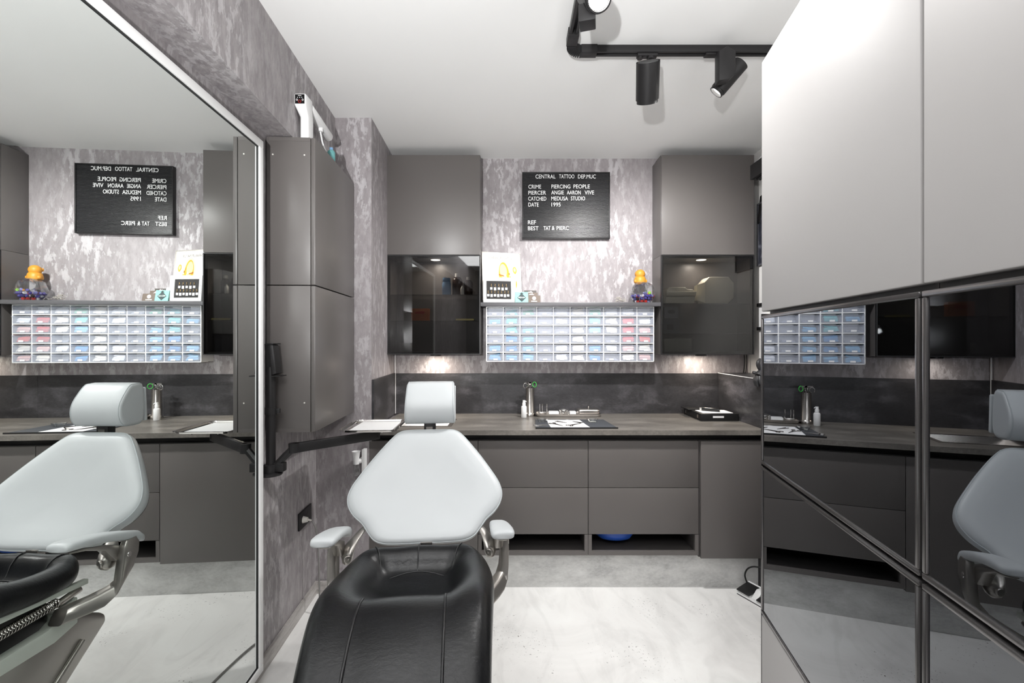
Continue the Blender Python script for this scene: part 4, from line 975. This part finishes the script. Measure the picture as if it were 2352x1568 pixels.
prof = [(.02, -.052), (.5, -.052), (.88, -.050), (.965, -.040), (.995, -.022), (1.0, -.010), (.998, .0), (.985, .012), (.955, .020), (.90, .025), (.80, .027), (.62, .022), (.42, .015), (.22, .011), (.02, .010)]
m = MB(); secs = ringset(prof, loop, ctr); m.loft(secs); m.build('backrest', M_wleather, ch, local=True, smooth=True)
seam = [bp3(ctr.x+(p.x-ctr.x)*.992, ctr.y+(p.y-ctr.y)*.992, .010) for p in loop]
MB().tube(seam, .0022, 6, close=True).build('backrest_piping', M_wseam, ch, local=True, smooth=True)
# hard rear shell
m = MB(); m.loft(ringset([(.02, -.075), (.6, -.074), (.86, -.066), (.93, -.055), (.94, -.045), (.6, -.047), (.02, -.047)], loop, ctr)); m.build('back_shell', M_black, ch, local=True, smooth=True)
MB().box(.0, .045, .055, .085, .655, .685).build('back_hinge', M_steel, ch, local=True, bevel=.002)
# headrest
hp = [(.435, 1.262), (.385, 1.266), (.362, 1.262), (.335, 1.238), (.300, 1.195), (.288, 1.160), (.292, 1.125), (.308, 1.100), (.330, 1.088), (.390, 1.086), (.425, 1.094), (.440, 1.13), (.444, 1.20)]
hp = [(.375+(a-.375)*.86, b3) for a, b3 in hp]
hp = [(v.x, v.y) for v in catmull([(a, b3, 0) for a, b3 in hp], 3, True)]
hc = (.375, 1.17)
m = MB(); secs = []
for (x, s) in ((-.105, .80), (-.1045, .90), (-.101, .965), (-.094, .995), (-.06, 1.0), (0, 1.0), (.06, 1.0), (.094, .995), (.101, .965), (.1045, .90), (.105, .80)):
    secs.append([Vector((.019+x*(1+.06*(1.266-z)/.18), hc[0]+(y-hc[0])*s, hc[1]+(z-hc[1])*s)) for y, z in hp])
m.loft(secs); m.build('headrest', M_wleather, ch, local=True, smooth=True)
for sx in (-1, 1):
    MB().tube([Vector((.019+sx*.0985*(1+.06*(1.266-z)/.18), hc[0]+(y-hc[0])*.985, hc[1]+(z-hc[1])*.985)) for y, z in hp], .0016, 6, close=True).build('headrest_seam', M_wseam, ch, local=True, smooth=True)
MB().prism([(-.085, .437, 1.095), (-.085, .455, 1.095), (-.085, .447, 1.245), (-.085, .437, 1.245)], (.215, 0, 0)).build('headrest_plate', M_wleather, ch, local=True, bevel=.006, seg=3)
MB().box(-.008, .042, .335, .375, 1.035, 1.092).build('headrest_stem', M_black, ch, local=True, bevel=.003)
MB().box(.002, .030, .331, .335, 1.05, 1.075).build('stem_clip', M_steel, ch, local=True)
# seat: one long upholstered shell
ST = [  # local y, centre z, bolster z, half width, bottom z
 (.045, .640, .640, .135, .622), (.035, .680, .680, .170, .610), (.012, .694, .696, .200, .606), (-.015, .690, .696, .222, .606), (-.034, .668, .692, .233, .606), (-.048, .634, .690, .240, .607), (-.075, .620, .690, .248, .609),
 (-.13, .617, .695, .256, .613), (-.19, .625, .706, .260, .619), (-.25, .648, .722, .259, .627), (-.32, .684, .744, .255, .637), (-.38, .718, .761, .251, .647), (-.43, .745, .770, .246, .655),
 (-.47, .757, .772, .243, .658), (-.52, .757, .765, .238, .655), (-.58, .740, .744, .232, .640), (-.65, .703, .703, .226, .608), (-.75, .628, .628, .217, .538), (-.87, .528, .528, .206, .440), (-.98, .430, .430, .194, .350), (-1.04, .372, .372, .172, .310), (-1.06, .342, .342, .14, .312)]
def sst(a, b4, x): t_ = max(0, min(1, (x-a)/(b4-a))); return t_*t_*(3-2*t_)
def seat_top(xn, zc, zb):
    a = abs(xn); z = zc+(zb-zc)*sst(.42, .74, a)
    if a > .80: z -= 0
    return z
def seat_section(st):
    y, zc, zb, hw, zo = st
    flatk = .60; pts = []
    N1 = 17
    xe = .80
    ze = seat_top(xe, zc, zb); zm = zo+(ze-zo)*.48
    for i in range(N1):
        xn = -xe+2*xe*i/(N1-1); pts.append((xn*hw, seat_top(xn, zc, zb)+.004*(1-(xn/.42)**2 if abs(xn) < .42 else 0)))
    for i in range(1, 7):
        a = PI/2*(1-i/6); pts.append(((xe+(1.0-xe)*math.cos(a))*hw, zm+(ze-zm)*math.sin(a)))
    for i in range(1, 6):
        a = -PI/2*i/5; pts.append(((xe+.06+(.14)*math.cos(a))*hw, zm+(zm-zo)*math.sin(a)))
    pts.append((.4*hw, zo)); pts.append((0, zo)); pts.append((-.4*hw, zo))
    for i in range(5, 0, -1):
        a = -PI/2*i/5; pts.append((-(xe+.06+(.14)*math.cos(a))*hw, zm+(zm-zo)*math.sin(a)))
    for i in range(6, 0, -1):
        a = PI/2*(1-i/6); pts.append((-(xe+(1.0-xe)*math.cos(a))*hw, zm+(ze-zm)*math.sin(a)))
    return [Vector((x, y, z)) for x, z in pts]
m = MB(); m.loft([seat_section(s) for s in ST]); m.build('seat_cushion', M_leather, ch, local=True, smooth=True, sub=2)
def seat_z(x, y):
    for a, b5 in zip(ST, ST[1:]):
        if a[0] >= y >= b5[0]:
            t_ = (a[0]-y)/(a[0]-b5[0]); L_ = [a[k]*(1-t_)+b5[k]*t_ for k in range(5)]
            xn = x/L_[3]; return seat_top(xn, L_[1], L_[2])+.004*(1-(xn/.42)**2 if abs(xn) < .42 else 0)
    return ST[-1][1]
for sx in (-1, 1):
    MB().tube([(sx*.112, y, seat_z(sx*.112, y)+.0005) for y in [-.43-.02*i for i in range(30)]], .0038, 8, sub=2).build('seat_piping', M_seam, ch, local=True, smooth=True)
    MB().tube([(sx*.112*(1+.12*math.sin(i/14*PI)), y, seat_z(sx*.112*(1+.12*math.sin(i/14*PI)), y)+.0005) for i, y in enumerate([-.085-.345*i/14 for i in range(15)])], .0025, 8, sub=2).build('seat_piping', M_seam, ch, local=True, smooth=True)
    MB().tube([(sx*(.112+.045*q), -.085+.10*q, seat_z(sx*(.112+.045*q), -.085+.10*q)+.0008) for q in [i/10 for i in range(11)]], .0025, 8).build('seat_piping', M_seam, ch, local=True, smooth=True)
def base_y(x): return -.060-.025*(x/.112)**2
MB().tube([(x, base_y(x), seat_z(x, base_y(x))+.001) for x in [-.112+.224*i/14 for i in range(15)]], .0026, 8).build('seat_piping', M_seam, ch, local=True, smooth=True)
MB().tube([(.0, y, seat_z(0, y)+.0008) for y in [-.060+.0085*i for i in range(10)]], .0022, 8).build('seat_piping', M_seam, ch, local=True, smooth=True)
# armrests with cast brackets
for sx in (-1, 1):
    X = sx*.297
    secs = []
    for (y, zt, zb, hw) in ((.158, .690, .680, .016), (.150, .712, .680, .025), (.128, .732, .690, .030), (.08, .750, .712, .033), (.02, .770, .735, .035), (-.04, .786, .752, .038), (-.10, .799, .766, .041), (-.145, .806, .774, .041), (-.162, .804, .776, .038), (-.168, .797, .781, .031)):
        c = (zt+zb)/2; hz = (zt-zb)/2
        secs.append([Vector((X+hw*math.copysign(abs(math.cos(a))**.6, math.cos(a)), y, c+hz*math.copysign(abs(math.sin(a))**.7, math.sin(a)))) for a in [2*PI*i/20 for i in range(20)]])
    m = MB(); m.loft(secs); m.build('armrest_pad', M_wleather, ch, local=True, smooth=True)
    m = MB(); m.prism([(X-.016, -.14, .768), (X-.016, -.08, .757), (X-.016, .01, .728), (X-.016, .07, .700), (X-.016, .075, .662), (X-.016, .04, .655), (X-.016, -.01, .715), (X-.016, -.08, .748), (X-.016, -.14, .762)], (.032, 0, 0))
    m.build('armrest_bracket', M_cast, ch, local=True, bevel=.004)
    secs = []
    for (y, z, xo, w_, th) in ((.080, .722, .320, .022, .012), (.078, .700, .322, .034, .015), (.070, .655, .322, .038, .017), (.058, .605, .320, .038, .017), (.038, .568, .314, .038, .017), (.005, .548, .300, .034, .018), (-.035, .541, .276, .030, .022), (-.07, .537, .252, .028, .024), (-.10, .535, .235, .026, .024)):
        # direction along path approximated; section spans perpendicular in the y-z plane and x
        k = min(1, max(0, (.7-z)/.2)); n_ = Vector((0, math.cos(k*1.2), -math.sin(k*1.2)*-1)).normalized()
        c = Vector((sx*xo, y, z))
        secs.append([c+n_*(w_*math.copysign(abs(math.cos(a))**.4, math.cos(a)))+Vector((1, 0, 0))*(th*math.copysign(abs(math.sin(a))**.4, math.sin(a))) for a in [2*PI*i/20 for i in range(20)]])
    m = MB(); m.loft(secs); m.build('arm_post', M_cast, ch, local=True, smooth=True)
    MB().lathe((sx*.336, .062, .672), [(.001, .003), (.009, .003), (.011, 0)], 20, (sx, 0, 0)).build('pivot_bolt', M_chrome, ch, local=True)
    # housing between post and backrest corner
    secs = []
    for (x, y, z, r, th) in ((.268, .045, .622, .006, .008), (.268, .047, .630, .022, .016), (.268, .05, .650, .034, .020), (.262, .06, .678, .030, .019), (.245, .09, .700, .020, .016), (.222, .12, .722, .014, .014), (.200, .14, .735, .010, .012)):
        c = Vector((sx*x, y, z)); secs.append([c+Vector((sx*.55*r*math.cos(a), -.0+.83*r*math.cos(a), th*0))+Vector((0, 0, 0))+Vector((sx*th*math.sin(a)*.8, -th*math.sin(a)*.6, 0)) for a in [2*PI*i/18 for i in range(18)]])
    m = MB(); m.loft(secs); m.build('pivot_housing', M_cast, ch, local=True, smooth=True)
    MB().cyl((sx*.262, .028, .650), (sx*.259, .020, .650), .015, .013, 20).build('pivot_cap', M_cast, ch, local=True, bevel=.002)
# frame, spring, lift column and base
for sx in (-1, 1):
    MB().prism([(sx*.205, .02, .603), (sx*.205, -.35, .640), (sx*.205, -.62, .612), (sx*.205, -.62, .590), (sx*.205, -.35, .618), (sx*.205, .02, .585)], (sx*.02, 0, 0)).build('seat_pan', M_cream, ch, local=True, bevel=.003)
    MB().prism([(sx*.19, -.02, .56), (sx*.19, -.12, .505), (sx*.19, -.30, .50), (sx*.19, -.58, .535), (sx*.19, -.58, .495), (sx*.19, -.30, .455), (sx*.19, -.10, .45), (sx*.19, -.02, .47)], (sx*.035, 0, 0)).build('side_frame', M_cream, ch, local=True, bevel=.004)
    hel = [Vector((sx*.21+.014*math.cos(q), -.08-.00095*i, .572-.00001*i+.014*math.sin(q))) for i, q in enumerate([2*PI*k/10 for k in range(300)])]
    MB().tube(hel, .0024, 6).build('spring', M_steel, ch, local=True, smooth=True)
    MB().cyl((sx*.21, .0, .575), (sx*.21, -.08, .565), .012, n=16).build('spring_rod', M_steel, ch, local=True)
MB().box(-.225, .225, -.05, -.02, .485, .515).build('cross_beam', M_cream, ch, local=True, bevel=.003)
m = MB(); m.box(-.16, .16, -.55, -.06, .44, .60); m.build('mechanism_box', M_black, ch, local=True, bevel=.01)
m = MB(); m.loft([[Vector((x, y, z)) for x, y, z in ((-.125, .20, .375), (.125, .20, .375), (.125, .06, .455), (-.125, .06, .455))], [Vector((x, y, z)) for x, y, z in ((-.125, .21, .34), (.125, .21, .34), (.125, -.14, .445), (-.125, -.14, .445))], [Vector((x, y, z)) for x, y, z in ((-.12, -.12, .06), (.12, -.12, .06), (.12, -.52, .06), (-.12, -.52, .06))]])
m.build('lift_column', M_cast, ch, local=True, bevel=.018, seg=4)
for sx in (-1, 1):
    MB().tube([(sx*.127, .10, .33), (sx*.124, -.17, .09)], .010, 10).build('column_rib', M_cast, ch, local=True, smooth=True)
m = MB(); m.loft([rrect(-.22, .22, -.75, -.02, .08, .0), rrect(-.22, .22, -.75, -.02, .08, .03), rrect(-.17, .17, -.68, -.07, .06, .062)]); m.build('base_plate', M_cast, ch, local=True, smooth=True)
